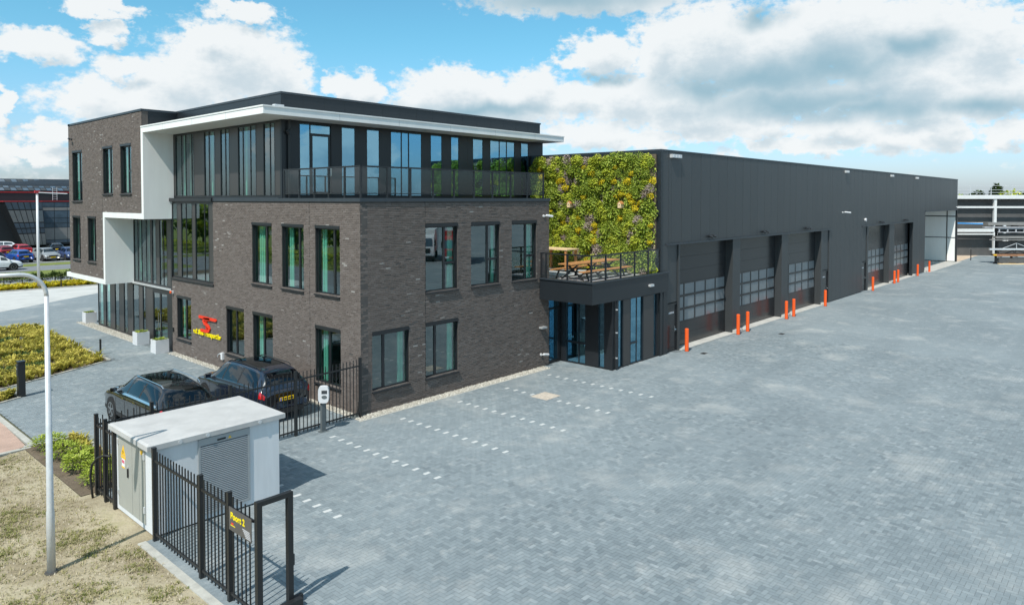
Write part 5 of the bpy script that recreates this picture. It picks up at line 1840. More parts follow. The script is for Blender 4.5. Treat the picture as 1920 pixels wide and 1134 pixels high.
for y, z in ((-3.44, 1.62), (-3.44, .42)):
    KF.obj('hinge', 'galvanised', y - .02, y + .03, -.045, -.02, z, z + .14, d3)
KF.obj('handle', 'sign_black', -2.52, -2.48, -.05, -.02, .98, 1.18, d1)
KF.obj('lock_plate', 'galvanised', -2.52, -2.48, -.035, -.02, 1.2, 1.25, d1)
b = MB(); b.prism([(-2.34, 1.42), (-2.20, 1.66), (-2.06, 1.42)], lambda a, z: (KX0 - .026, a, z), lambda a, z: (KX0 - .0205, a, z))
b.build('warning_triangle', 'sign_yellow', d1)
KF.obj('warning_strip', 'sign_yellow', -2.34, -2.06, -.026, -.0205, 1.345, 1.40, d1)
b = MB(); b.prism([(-2.21, 1.55), (-2.165, 1.50), (-2.195, 1.50), (-2.18, 1.45), (-2.225, 1.51), (-2.20, 1.51)], lambda a, z: (KX0 - .03, a, z), lambda a, z: (KX0 - .0262, a, z))
b.build('warning_symbol', 'sign_black', d1)
KF.obj('notice_sheet', 'sign_white', -2.29, -2.11, -.026, -.0205, 1.12, 1.335, d1)
KF.obj('notice_mark', 'sign_pink', -2.27, -2.21, -.03, -.0262, 1.24, 1.31, d1); KF.obj('notice_mark', 'sign_pink', -2.19, -2.13, -.03, -.0262, 1.24, 1.31, d1)
KF.obj('notice_strip', 'sign_yellow', -2.29, -2.11, -.03, -.0262, 1.125, 1.16, d1)
KF.obj('small_sticker', 'sign_yellow', -3.36, -3.24, -.026, -.0205, 1.70, 1.80, d3)
LX0, LX1 = -7.30, -6.06
b = MB(); KS.box(b, LX0, LX0 + .05, -.03, .0, .16, 1.92); KS.box(b, LX1 - .05, LX1, -.03, .0, .16, 1.92); KS.box(b, LX0 + .05, LX1 - .05, -.03, 0, 1.76, 1.92); KS.box(b, LX0 + .05, LX1 - .05, -.03, 0, .16, .20)
lv = b.build('louvre', 'louvre_grey', ks)
KS.obj('louvre_back', 'sign_black', LX0 + .05, LX1 - .05, -.006, .0, .20, 1.76, lv)
for k in range(36):
    z = .205 + k * .043
    q = MB(); q.prism([(-.03, z), (-.03, z + .005), (-.012, z + .027), (-.012, z + .0)], lambda d, zz_: KS.p(LX0 + .05, d, zz_), lambda d, zz_: KS.p(LX1 - .05, d, zz_))
    q.build('slat', 'louvre_grey', lv)
KS.obj('louvre_handle', 'sign_black', -6.86, -6.66, -.04, -.03, 1.80, 1.84, lv)
b = MB(); b.prism([(-6.60, 1.79), (-6.56, 1.86), (-6.52, 1.79)], lambda a, z: (a, KY0 - .036, z), lambda a, z: (a, KY0 - .0305, z)); b.build('warning_sticker', 'sign_yellow', lv)
# cable and wooden post
cb_ = MB().tube([(-8.33, -1.45, 1.22), (-8.36, -1.15, 1.18), (-8.42, -.85, 1.05), (-8.47, -.62, .85), (-8.48, -.52, .55), (-8.46, -.52, .25), (-8.44, -.55, -.02)], .028, 8)
tag(cb_.build('power_cable', 'cable_black', smooth=True), 'thick black cable hanging in a bow on the short fence', 'cable')
tag(MB().box(-8.28, -8.16, -.30, -.18, 0, 1.15).build('wooden_post', 'post_wood'), 'brown wooden post beside the end of the short fence', 'post')

# ================================================================== LAMP POSTS
lp = thing('street_lamp', 'tall galvanised street lamp with curved arm on the sandy lawn', 'street lamp', (-10.21, -3.85, 0))
MB().tube([(-10.21, -3.85, -.05), (-10.21, -3.85, 1.2), (-10.21, -3.85, 1.25), (-10.21, -3.85, 5.5)], [.078, .074, .066, .040], 16).build('pole', 'galvanised', lp, smooth=True)
arc = [(-10.21 - .45 * (1 - math.cos(R(a))), -3.85, 5.5 + .45 * math.sin(R(a))) for a in range(0, 91, 10)]
MB().tube(arc + [(-11.2, -3.85, 5.96)], .04, 12).build('arm', 'galvanised', lp, smooth=True)
MB().tube([(-11.1, -3.85, 5.95), (-11.25, -3.85, 5.95), (-11.7, -3.85, 5.95), (-11.9, -3.85, 5.94)], [.05, .10, .11, .05], 12).build('luminaire', 'aluminium', lp)
MB().lathe([(.12, -.01), (.11, .02)], (-10.21, -3.85, 0), 16).build('base_collar', 'drain_iron', lp)
fl = thing('street_lamp', 'tall white street lamp post with red cap by the far path', 'street lamp', (2.73, 48.3, 0))
MB().tube([(2.73, 48.3, 0), (2.73, 48.3, 7.9)], [.12, .085], 12).build('pole', 'plastic_white', fl, smooth=True)
MB().box(2.55, 2.9, 48.15, 48.45, 7.9, 8.1).build('cap', 'trim_red', fl)
MB().bar((2.73, 48.3, 7.95), (4.55, 47.0, 7.85), .16, .07).build('luminaire', 'aluminium', fl)

# ================================================================== SMALL STREET FURNITURE
for (x, y, s, lab) in ((-.48, 15.62, .62, 'white square planter with grass nearest the brick wall beside the doors'), (-.33, 18.35, .60, 'white square planter left of the glass entrance doors'), (.05, 27.3, .60, 'white square planter at the far left end of the ground floor glazing')):
    r = thing('planter', lab, 'planter', (x, y, 0), 'white planters at the entrance')
    h = .64
    b = MB()
    b.box(x - s / 2, x + s / 2, y - s / 2, y - s / 2 + .04, 0, h); b.box(x - s / 2, x + s / 2, y + s / 2 - .04, y + s / 2, 0, h)
    b.box(x - s / 2, x - s / 2 + .04, y - s / 2 + .04, y + s / 2 - .04, 0, h); b.box(x + s / 2 - .04, x + s / 2, y - s / 2 + .04, y + s / 2 - .04, 0, h)
    b.build('pot', 'plastic_white', r)
    MB().box(x - s / 2 + .04, x + s / 2 - .04, y - s / 2 + .04, y + s / 2 - .04, .05, h - .06).build('soil', 'dark_soil', r)
    o = tuft_field('foliage', 'leaf_green', lambda a, c: True, (x - s / 2 + .06, x + s / 2 - .06, y - s / 2 + .06, y + s / 2 - .06), 40, .08, .16, 10, .012, .8, z=h - .06)
    o.parent = r; o.location = o.location - Vector((x, y, 0))
for (x, y, lab) in ((-2.62, 17.1, 'small black bollard light at the near corner of the grass bed'), (-2.55, 25.9, 'small black bollard light at the far corner of the grass bed'), (4.2, 47.75, 'small black bollard light in the yellow flower strip')):
    r = thing('bollard_light', lab, 'bollard light', (x, y, 0), 'small black bollard lights')
    MB().lathe([(.045, 0), (.045, .62), (.045, .70)], (x, y, 0), 12).build('post', 'fence_black', r)
    MB().lathe([(.05, .70), (.05, .74), (.03, .75)], (x, y, 0), 12).build('cap', 'frame_black', r)
mp_ = thing('mail_pillar', 'black rectangular mail and intercom pillar at the bed corner', 'pillar', (-7.13, 11.45, 0))
MB().box(-7.24, -7.02, 11.30, 11.56, 0, 1.32).build('body', 'fence_black', mp_)
MB().box(-7.27, -7.24, 11.34, 11.52, .80, 1.22).build('front_plate', 'ev_dark', mp_)
MB().box(-7.26, -7.0, 11.28, 11.58, 1.32, 1.345).build('cap', 'frame_black', mp_)
MB().box(-7.275, -7.27, 11.38, 11.48, 1.05, 1.08).build('slot', 'aluminium', mp_)
ev = thing('charging_station', 'white electric car charger on a grey post beside the fence', 'charger', (-1.75, -.42, 0))
MB().box(-1.84, -1.70, -.47, -.37, 0, .95).build('post', 'ev_grey', ev)
MB().box(-1.92, -1.62, -.52, -.32, 0, .012).build('foot', 'ev_grey', ev)
oc = [(-.165 + .165 + .17 * math.copysign(abs(math.cos(R(a))) ** .5, math.cos(R(a))), .275 * math.copysign(abs(math.sin(R(a))) ** .55, math.sin(R(a)))) for a in range(0, 360, 15)]
ux, uy = Vector((.74, -.67, 0)), Vector((-.67, -.74, 0))
cc = Vector((-1.77, -.47, 1.20))


def evp(a, z, d):
    return tuple(cc + ux * a + Vector((0, 0, z)) + uy * d)


q = MB(); q.prism([(a, z) for a, z in oc], lambda a, z: evp(a * .97, z * .97, .09), lambda a, z: evp(a, z, -.05)); q.build('housing', 'plastic_white', ev)
q = MB(); q.prism([(-.055, .03), (.12, .03), (.12, .14), (-.055, .14)], lambda a, z: evp(a, z, .094), lambda a, z: evp(a, z, .0905)); q.build('screen', 'ev_dark', ev)
q = MB(); q.prism([(.03 + .085 * math.cos(R(a)), -.07 + .055 * math.sin(R(a))) for a in range(0, 360, 30)], lambda a, z: evp(a, z, .10), lambda a, z: evp(a, z, .0905)); q.build('socket', 'ev_grey', ev)

# ================================================================== CARS
SUV = [(-2.45, .78, .48, .92, .97, .68), (-2.38, .90, .36, 1.04, 1.17, .72), (-2.2, .95, .28, 1.08, 1.44, .66), (-1.9, .97, .26, 1.08, 1.63, .60), (-1.2, .98, .25, 1.05, 1.70, .60), (-.2, .98, .25, 1.02, 1.71, .61),
       (.55, .98, .25, 1.0, 1.64, .60), (1.0, .98, .25, .99, 1.38, .66), (1.45, .97, .25, .98, 1.10, .74), (2.0, .95, .26, .90, 1.0, .74), (2.3, .90, .30, .80, .90, .68), (2.43, .78, .38, .66, .74, .58)]
WAGON = [(-2.40, .78, .46, .86, .90, .68), (-2.33, .88, .34, .95, 1.02, .72), (-2.15, .92, .26, .98, 1.16, .70), (-1.75, .94, .24, .98, 1.38, .60), (-1.0, .94, .23, .96, 1.47, .58), (-.1, .94, .23, .94, 1.48, .58),
         (.55, .94, .23, .92, 1.42, .57), (1.0, .94, .23, .91, 1.20, .64), (1.45, .93, .23, .89, 1.0, .72), (2.0, .91, .24, .80, .90, .72), (2.28, .86, .28, .70, .78, .66), (2.40, .74, .36, .58, .64, .56)]


def catmull(P, u):
    n = len(P)
    i = min(max(int(math.floor(u)), 0), n - 2)
    t = u - i
    p0, p1, p2, p3 = P[max(i - 1, 0)], P[i], P[i + 1], P[min(i + 2, n - 1)]
    return 0.5 * ((2 * p1) + (-p0 + p2) * t + (2 * p0 - 5 * p1 + 4 * p2 - p3) * t * t + (-p0 + 3 * p1 - 3 * p2 + p3) * t ** 3)


def car(name, label, cat, st, paint, group=None, rails=True, detail=True, scale=(1, 1, 1), nose_lights=True, tall_glass=.1):
    S = np.array(st, float)
    r = thing(name, label, cat, (0, 0, 0), group)

    def section(u):
        y, w, zl, zb, zt, wt = catmull(S, u)
        return np.array([(0, y, zl), (w * .90, y, zl), (w * .99, y, zl + .12), (w, y, (zl + zb) / 2 + .05), (w * .965, y, zb), (wt, y, zt - .06), (wt * .78, y, zt), (0, y, zt + .015)])

    def P(u, t):
        p = catmull(section(u), t)
        return Vector((p[0] * scale[0], p[1] * scale[1], p[2] * scale[2]))

    def Nn(u, t):
        e = .02
        a = P(min(u + e, len(S) - 1), t) - P(max(u - e, 0), t); c = P(u, min(t + e, 7)) - P(u, max(t - e, 0))
        n = a.cross(c)
        if n.length < 1e-9: return Vector((1, 0, 0))
        n.normalize()
        q = P(u, t)
        if n.dot(Vector((q.x, q.y * .1, q.z - .7))) < 0: n = -n
        return n
    nu, nt_ = (44, 26) if detail else (26, 16)
    us = np.linspace(0, len(S) - 1, nu); ts = np.linspace(0, 7, nt_)
    b = MB()
    for sgn in (1, -1):
        base = len(b.v)
        for u in us:
            for t in ts:
                p = P(u, t); b.v.append((p.x * sgn, p.y, p.z))
        for i in range(nu - 1):
            for j in range(nt_ - 1):
                a = base + i * nt_ + j
                f = (a, a + 1, a + nt_ + 1, a + nt_) if sgn < 0 else (a, a + nt_, a + nt_ + 1, a + 1)
                b.f.append(f); b.t.append(.5)
        for i, rev in ((0, sgn > 0), (nu - 1, sgn < 0)):
            ring = [base + i * nt_ + j for j in range(nt_)]
            b.f.append(tuple(ring if not rev else reversed(ring))); b.t.append(.5)
    body = b.build('body', paint, r, smooth=True)

    def patch(pname, material, u0, u1, t0, t1, off=.006, both=True, n=7, m=5, centre=False, shape=None):
        sides = (1, -1)
        if centre:
            q = MB()
            rows = []
            for k in range(n + 1):
                u = u0 + (u1 - u0) * k / n
                pts = []
                for j in range(m + 1):
                    t = t0 + (t1 - t0) * j / m
                    w = P(u, t) + Nn(u, t) * off
                    pts.append(w)
                rows.append([(-p.x, p.y, p.z) for p in pts] + [(p.x, p.y, p.z) for p in reversed(pts)])
            base = len(q.v); c = len(rows[0])
            for rw in rows: q.v += rw
            for k in range(n):
                for j in range(c - 1):
                    a = base + k * c + j
                    q.f.append((a, a + 1, a + c + 1, a + c)); q.t.append(.5)
            return q.build(pname, material, r, smooth=True)
        for s in sides:
            q = MB()
            for k in range(n + 1):
                f = k / n
                for j in range(m + 1):
                    g = j / m
                    uu0, uu1 = (u0, u1) if shape is None else shape(g)
                    u = uu0 + (uu1 - uu0) * f
                    t = t0 + (t1 - t0) * g
                    w = P(u, t) + Nn(u, t) * off
                    q.v.append((w.x * s, w.y, w.z))
            for k in range(n):
                for j in range(m):
                    a = k * (m + 1) + j
                    q.f.append((a, a + 1, a + m + 2, a + m + 1)); q.t.append(.5)
            q.build(pname, material, r, smooth=True)
    # glazing
    for (w0, w1) in ((2.75, 4.35), (4.45, 5.55), (5.65, 7.25)):
        patch('side_window', 'car_glass', w0, w1, 4.22, 4.93, shape=lambda g, w0=w0, w1=w1: (w0 + (.35 * g if w0 < 3 else 0), w1 - (.55 * g if w1 > 7 else 0)))
    patch('windscreen', 'car_glass', 6.25, 7.75, 5.12, 7, centre=True)
    patch('rear_window', 'car_glass', 1.25, 2.75, 5.15, 7, centre=True)
    patch('sill_cladding', 'black_plastic', 1.0, 10.3, .9, 2.05, off=.008, n=16)
    if detail:
        patch('window_trim', 'chrome' if not tall_glass else 'frame_black', 2.6, 7.6, 4.05, 4.17, off=.009, n=14, m=2)
        patch('roof_glass', 'car_glass', 3.7, 6.0, 5.6, 7, off=.004, centre=True)
        for u0, u1 in ((4.35, 4.45), (5.55, 5.65)):
            patch('pillar', 'black_plastic', u0, u1, 4.2, 4.95, off=.005, n=1)
        for w0 in (4.37, 5.6, 7.2):
            patch('door_gap', 'black_plastic', w0, w0 + .03, 2.1, 4.15, off=.003, n=1)
        for w0 in (4.5, 5.75):
            patch('door_handle', 'chrome', w0, w0 + .22, 3.72, 3.82, off=.02, n=3, m=1)
    patch('tail_light', 'lamp_red', .25, 1.55, 3.45, 4.15, off=.01)
    patch('headlight', 'lamp_clear', 9.9, 10.75, 3.35, 4.2, off=.01)
    # rear and front fittings
    yb, yf = S[0][0] * scale[1], S[-1][0] * scale[1]
    zc = (S[0][2] + S[0][3]) / 2 * scale[2]
    MB().box(-.26, .26, yb - .035, yb - .004, zc + .02, zc + .13).build('number_plate', 'plate_yellow', r)
    MB().box(-.26, -.21, yb - .037, yb - .0345, zc + .02, zc + .13).build('plate_band', 'plate_blue', r)
    MB().box(-.26, .26, yf + .004, yf + .03, .42 * scale[2], .53 * scale[2]).build('number_plate', 'plate_yellow', r)
    MB().box(-.45, .45, yf - .03, yf + .012, .55 * scale[2], .70 * scale[2]).build('grille', 'black_plastic', r)
    MB().box(-.62 * scale[0], .62 * scale[0], yb - .02, yb + .2, .28, .44 * scale[2]).build('rear_bumper', 'black_plastic', r)
    if detail:
        q = MB()
        for k, x in enumerate((-.15, -.09, -.03, .05, .11, .17)):
            q.box(x, x + .035, yb - .0375, yb - .0352, zc + .045, zc + .105)
        q.build('plate_characters', 'sign_black', r)
    for s in (-1, 1):
        p = P(7.35, 4.1)
        MB().hexa([(s * p.x, p.y - .05, p.z + .02), (s * (p.x + .2), p.y - .05, p.z + .02), (s * (p.x + .2), p.y + .05, p.z + .02), (s * p.x, p.y + .05, p.z + .02),
                   (s * p.x, p.y - .06, p.z + .14), (s * (p.x + .2), p.y - .06, p.z + .16), (s * (p.x + .17), p.y + .06, p.z + .14), (s * p.x, p.y + .06, p.z + .12)]).build('mirror', paint, r)
        if rails:
            MB().tube([(s * .56 * scale[0], -1.75 * scale[1], P(3.3, 6).z + .02), (s * .57 * scale[0], -1.6 * scale[1], P(3.6, 6).z + .06), (s * .58 * scale[0], .2 * scale[1], P(5.5, 6).z + .05), (s * .58 * scale[0], .45 * scale[1], P(5.9, 6).z + .0)], .018, 6).build('roof_rail', 'chrome' if rails == 2 else 'black_plastic', r)
    # wheels
    rw = .37 * (scale[2] if scale[2] < 1 else 1)
    for yw in (-1.48 * scale[1], 1.48 * scale[1]):
        for s in (-1, 1):
            xw = S[5][1] * scale[0]
            MB().lathe([(rw + .055, xw - .03), (rw + .055, xw + .006)], (0, yw, rw), 20, 'x').build('wheel_arch', 'black_plastic', r) if s > 0 else MB().lathe([(rw + .055, -xw - .006), (rw + .055, -xw + .03)], (0, yw, rw), 20, 'x').build('wheel_arch', 'black_plastic', r)
            o = MB().lathe([(rw * .66, s * (xw - .2)), (rw * .95, s * (xw - .2)), (rw, s * (xw - .15)), (rw, s * (xw - .02)), (rw * .95, s * (xw + .018)), (rw * .68, s * (xw + .02))], (0, yw, rw), 24, 'x').build('wheel', 'tyre', r)
            q = MB(); q.lathe([(rw * .67, s * (xw - .02)), (rw * .67, s * (xw + .022)), (rw * .58, s * (xw + .024)), (rw * .58, s * (xw + .008))], (0, yw, rw), 20, 'x', cap=False)
            for k in range(5 if detail else 0):
                a = R(72 * k + 18)
                c0 = (s * (xw + .014), yw, rw); c1 = (s * (xw + .018), yw + math.cos(a) * rw * .6, rw + math.sin(a) * rw * .6)
                q.bar(c0, c1, .06, .02, (1, 0, 0))
            q.lathe([(rw * .16, s * (xw + .0)), (rw * .14, s * (xw + .03))], (0, yw, rw), 10, 'x')
            q.build('rim', 'rim', o)
    return r


c = car('parked_car', 'black estate suv parked beside the brick wall, rear lights to the fence', 'car', SUV, 'paint_blackblue', 'black cars parked behind the fence', rails=1)
place(c, (-1.98, 3.85, 0), 0)
c = car('parked_car', 'black car with chrome roof rails parked behind the white substation', 'car', WAGON, 'paint_black', 'black cars parked behind the fence', rails=2, tall_glass=0, scale=(1, 1.04, 1.10))
place(c, (-4.95, 4.3, 0), 0)
FG = 'cars in the far car park'
FC = [('bright blue hatchback seen from behind in the far car park', 'paint_blue', (8.3, 78.6), R(8)), ('silver car facing the road in the far car park', 'paint_silver', (11.3, 79.2), R(185)), ('dark navy car at the brick corner in the far car park', 'paint_navy', (13.6, 78.6), R(182)),
      ('bright red hatchback in the second row of the far car park', 'paint_red', (11.2, 90.5), R(5)), ('dark red car with grey bumper at the left edge of the far car park', 'paint_darkred', (8.9, 88.5), R(5)), ('white car behind the dark red one in the far car park', 'paint_white', (10.6, 98.5), R(80)),
      ('black tall car in the second row of the far car park', 'paint_black', (15.2, 90.0), R(-10)), ('dark car beside the blue hatchback at the left picture edge', 'paint_blackblue', (5.6, 79.2), R(10))]
protos = {}
for (lab, paint, (x, y), rz) in FC:
    c = car('parked_car', lab, 'car', WAGON, paint, FG, rails=0, detail=False, scale=(.95, .88, 1.03))
    place(c, (x, y, 0.003), rz)
c = car('moving_car', 'white car driving along the far road at the left picture edge', 'car', WAGON, 'paint_white', rails=0, detail=False, scale=(.98, .95, 1.05))
place(c, (4.0, 68.7, .004), R(-90))

# ================================================================== FAR BUILDINGS
# black showroom with red edges, left
fb = thing('showroom_building', 'black showroom building with red roof edge and slanted glass front in the distance', 'building', (18, 108, 0))
b = MB(); b.box(-30, 60, 110, 150, 0, 8.4); b.build('wall', 'cladding_dark', fb)
b = MB(); b.box(-30.1, 60.1, 109.9, 150, 8.4, 8.53); b.build('roof_edge', 'trim_red', fb)
b = MB(); b.hexa([(-30, 111.5, 8.6), (60, 111.5, 8.6), (60, 150, 8.6), (-30, 150, 8.6), (-30, 116, 10.4), (60, 116, 10.9), (60, 150, 10.9), (-30, 150, 10.4)]); b.build('roof', 'cladding_dark', fb)
for k in range(60):
    x = -8 + k * .8
    for j in range(4):
        y0, z0 = 111.6 + j * 1.05, 8.72 + j * .46
        MB().hexa([(x, y0, z0), (x + .7, y0, z0), (x + .7, y0 + .95, z0 + .40), (x, y0 + .95, z0 + .40), (x, y0, z0 + .06), (x + .7, y0, z0 + .06), (x + .7, y0 + .95, z0 + .46), (x, y0 + .95, z0 + .46)]).build('roof_panel', 'far_glass' if (k + j) % 2 else 'cladding', fb) if -2 < x < 28 else None
# slanted glass volume
gvx0, gvx1 = 13.6, 18.6
b = MB(); b.hexa([(15.6, 107.2, 0.3), (18.6, 107.2, 0.3), (18.6, 110, .3), (15.6, 110, .3), (12.8, 105.2, 7.0), (17.6, 105.2, 7.0), (17.6, 110, 7.0), (12.8, 110, 7.0)])
sv = b.build('slanted_bay', 'frame_black', fb)
MB().hexa([(12.7, 105.1, 7.0), (17.7, 105.1, 7.0), (17.7, 110, 7.0), (12.7, 110, 7.0), (12.7, 105.1, 7.11), (17.7, 105.1, 7.11), (17.7, 110, 7.11), (12.7, 110, 7.11)]).build('bay_edge', 'trim_red', sv)


def bil(u, v, off=-.04):
    a = Vector((15.6, 107.2, .3)) * (1 - u) + Vector((18.6, 107.2, .3)) * u
    c = Vector((12.8, 105.2, 7.0)) * (1 - u) + Vector((17.6, 105.2, 7.0)) * u
    p = a * (1 - v) + c * v
    return Vector((p.x, p.y + off, p.z))


rows = [(0.0, .28, 'far_panel'), (.28, .40, 'far_glass'), (.40, .53, 'far_glass'), (.53, .82, 'far_panel'), (.82, 1.0, 'far_glass')]
for (v0, v1, m_) in rows:
    n = 6
    for k in range(n):
        mm_ = 'door_pane' if (m_ == 'far_panel' and v0 > .5 and k >= 5) else m_
        u0, u1 = k / n + .012, (k + 1) / n - .012
        MB().hexa([bil(u0, v0 + .012), bil(u1, v0 + .012), bil(u1, v0 + .012, .02), bil(u0, v0 + .012, .02), bil(u0, v1 - .012), bil(u1, v1 - .012), bil(u1, v1 - .012, .02), bil(u0, v1 - .012, .02)]).build('pane', mm_, sv)
# main glazed front
gb = MB().box(18.2, 40, 108.6, 110, .2, 7.0).build('glazed_front', 'frame_black', fb)
MB().box(18.1, 40.1, 108.5, 110, 7.0, 7.11).build('front_edge', 'trim_red', gb)
for (z0, z1, m_) in ((.5, 1.0, 'far_glass'), (1.0, 2.9, 'far_panel'), (2.9, 3.6, 'far_glass'), (3.6, 4.4, 'far_glass'), (4.4, 5.6, 'far_glass'), (5.6, 6.1, 'far_panel'), (6.1, 6.9, 'far_glass')):
    for k in range(12):
        x = 18.3 + k * 1.8
        MB().box(x + .04, x + 1.76, 108.54, 108.6, z0 + .04, z1 - .04).build('pane', m_, gb)
q = MB()
for s in (20.2, 20.8): q.box(s - .03, s + .03, 109.6, 109.66, 7.2, 9.3)
for k in range(6): q.box(20.2, 20.8, 109.61, 109.65, 7.4 + k * .32, 7.44 + k * .32)
q.build('ladder', 'galvanised', fb)

# steel frame building under construction, right: stands turned to the hall
cs = thing('steel_frame_building', 'white steel frame of a building under construction with roof guard rail', 'building', (95.2, -3.1, 0))
cs.rotation_euler = (0, 0, math.atan2(-.7415, .6709))
CA = wloc(cs)


def cbox(name, m_, a0, a1, d0, d1, z0, z1, parent=cs):
    o = MB().box(a0, a1, d0, d1, z0, z1).build(name, m_, None)
    o.location = Vector(o.location)
    o.parent = parent
    return o


for a in (-12.2, -4.9, 2.0, 8.6, 15.2, 22.0):
    cbox('column', 'steel_white', a - .16, a + .16, -.16, .16, -.6, 7.9)
for (z0, z1, t) in ((7.45, 7.95, .22), (6.25, 6.5, .1), (4.15, 4.35, .08), (3.15, 3.55, .14), (2.78, 2.95, .1)):
    cbox('beam', 'steel_white', -14, 24, -t - .05, t - .05, z0, z1)
cbox('post', 'steel_white', 3.15, 3.45, -.12, .12, -.6, 4.2)
cbox('door_post', 'steel_white', 3.6, 3.75, -.12, .12, -.6, 2.9)
cbox('prop', 'wood', 7.0, 7.2, .2, .4, 3.5, 6.3); cbox('prop', 'wood', 2.18, 2.3, .18, .4, -.5, 2.0)
cbox('infill_wall', 'infill_grey', -14, 24, 1.0, 1.2, -.6, 7.6)
cbox('plinth', 'concrete', -14, 24, -.5, -.2, -.9, .02)
cbox('roof_deck', 'steel_white', -14, 24, .2, 12, 7.7, 7.9)
for k in range(14):
    a = -12 + k * 2.7
    cbox('guard_post', 'galvanised', a - .03, a + .03, .0, .06, 7.95, 9.2)
for z in (8.25, 8.6, 9.15):
    cbox('guard_rail', 'galvanised', -14, 24, .01, .05, z, z + .05)
q = MB(); q.bar((-6, -.2, 4.4), (1.8, -.2, 4.15), .1, .16); q.bar((2.2, -.2, 3.8), (10, -.2, 3.55), .08, .12); q.bar((3.0, -.2, 3.7), (3.6, -.2, 3.1), .08, .12)
o = q.build('strap', 'pipe_blue'); o.parent = cs
for k in range(5):
    cbox('pallet_stack', 'pale_wood', 2.3 + .05 * k, 4.4 - .2 * k, -.2, .1, .02 + .06 * k, .06 + .06 * k)

# rack with long steel goods
rk = thing('cantilever_rack', 'tall outdoor rack stacked with ladders, beams and boards at the right edge', 'rack', (84.4, -7.95, 0))
rk.rotation_euler = (0, 0, math.atan2(-.7415, .6709))


def rbox(name, m_, a0, a1, d0, d1, z0, z1):
    o = MB().box(a0, a1, d0, d1, z0, z1).build(name, m_)
    o.parent = rk
    return o


for a in (-1.6, .2, 2.2):
    rbox('upright', 'frame_black', a - .08, a + .08, .2, .4, 0, 4.7)
    for z in (.9, 1.6, 2.7, 3.6, 4.4):
        rbox('arm', 'frame_black', a - .05, a + .05, -.7, .2, z - .08, z)
    rbox('foot', 'frame_black', a - .1, a + .1, -.8, .6, 0, .14)
rbox('stored_stack', 'infill_grey', -1.5, 2.4, .0, .18, .95, 2.6); rbox('stored_stack', 'infill_grey', -1.5, 2.4, -.1, .18, 2.85, 3.5); rbox('stored_stack', 'frame_black', -1.9, 2.6, -.3, .15, 3.66, 4.3)
rbox('top_sheet', 'far_panel', -3.2, 3.4, -.7, .2, 4.45, 4.75)
rbox('plank', 'pale_grey', -3.6, 1.2, -.7, -.3, 4.15, 4.27)
for k, (z, m_) in enumerate(((3.62, 'pale_grey'), (4.0, 'pale_grey'))):
    rbox('ladder_rail', m_, -2.0, 3.0, -.6, -.5, z, z + .08)
for k in range(5):
    rbox('ladder_rung', 'pale_grey', -1.9 + k * .95, -1.78 + k * .95, -.6, -.5, 3.68, 4.02)
rbox('tarp_roll', 'far_panel', -2.2, 1.0, -.6, -.1, 2.95, 3.2)
for k in range(9):
    rbox('pipe', 'pale_grey' if k % 2 else 'far_panel', -2.5, 2.2, -.65 + .09 * k, -.59 + .09 * k, 2.72, 2.82)
rbox('truss', 'galvanised', -2.9, 3.4, -.6, -.4, 1.62, 1.82); q = MB()
q.bar((-1.4, -.5, 1.8), (.2, -.5, 2.4), .05, .05); q.bar((.2, -.5, 2.4), (1.8, -.5, 1.8), .05, .05); q.bar((.2, -.5, 1.8), (.2, -.5, 2.4), .05, .05)
o = q.build('truss_web', 'galvanised'); o.parent = rk
rbox('board_stack', 'rust', -2.2, 2.6, -.7, .1, .92, 1.14)
rbox('yellow_beam', 'sign_yellow', -2.5, -2.2, -.75, -.6, 1.0, 1.14); rbox('yellow_beam', 'sign_yellow', 1.9, 2.6, -.75, -.6, .88, 1.0)
rbox('crate', 'infill_grey', -1.8, 1.6, -.6, .2, .2, .7); rbox('skid', 'pale_wood', -2.0, 1.8, -.9, -.6, .0, .12)
tag(MB().tube([(86.8, -3.6, 0), (86.8, -3.6, 1.3)], .05, 8).build('marker_post', 'sign_black'), 'thin dark marker post on bare ground before the steel frame', 'post')

# ================================================================== TREES


def tree(name, label, x, y, h, w, trunk_h, material, n=700, leafs=.5, group=None, cat='tree'):
    r = thing(name, label, cat, (x, y, 0), group)
    t = MB()
    t.tube([(x, y, -.1), (x + .1, y, trunk_h * .6), (x, y + .1, trunk_h + (h - trunk_h) * .4)], [.035 * h, .025 * h, .01 * h], 7)
    blobs = []
    for k in range(9):
        a = random.uniform(0, 6.28); rr = random.uniform(.15, .62) * w
        zc_ = trunk_h + (h - trunk_h) * random.uniform(.18, .82)
        blobs.append((x + math.cos(a) * rr, y + math.sin(a) * rr, zc_, random.uniform(.28, .45) * w, random.uniform(.16, .26) * (h - trunk_h)))
        t.tube([(x, y, trunk_h * random.uniform(.7, 1)), (x + math.cos(a) * rr * .5, y + math.sin(a) * rr * .5, (trunk_h + zc_) / 2), (blobs[-1][0], blobs[-1][1], zc_)], [.014 * h, .009 * h, .004 * h], 5)
    t.build('trunk', 'bark', r)
    blobs.append((x, y, h - .2 * (h - trunk_h), .4 * w, .2 * (h - trunk_h)))
    b = MB()
    for k in range(n):
        bx, by, bz, br, bh = random.choice(blobs)
        d = rdir(); q = random.uniform(.55, 1.0)
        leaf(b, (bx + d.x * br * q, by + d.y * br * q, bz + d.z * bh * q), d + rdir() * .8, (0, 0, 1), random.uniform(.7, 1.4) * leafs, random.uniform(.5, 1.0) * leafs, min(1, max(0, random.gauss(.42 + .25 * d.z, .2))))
    b.build('crown', material, r, tint=True)
    return r


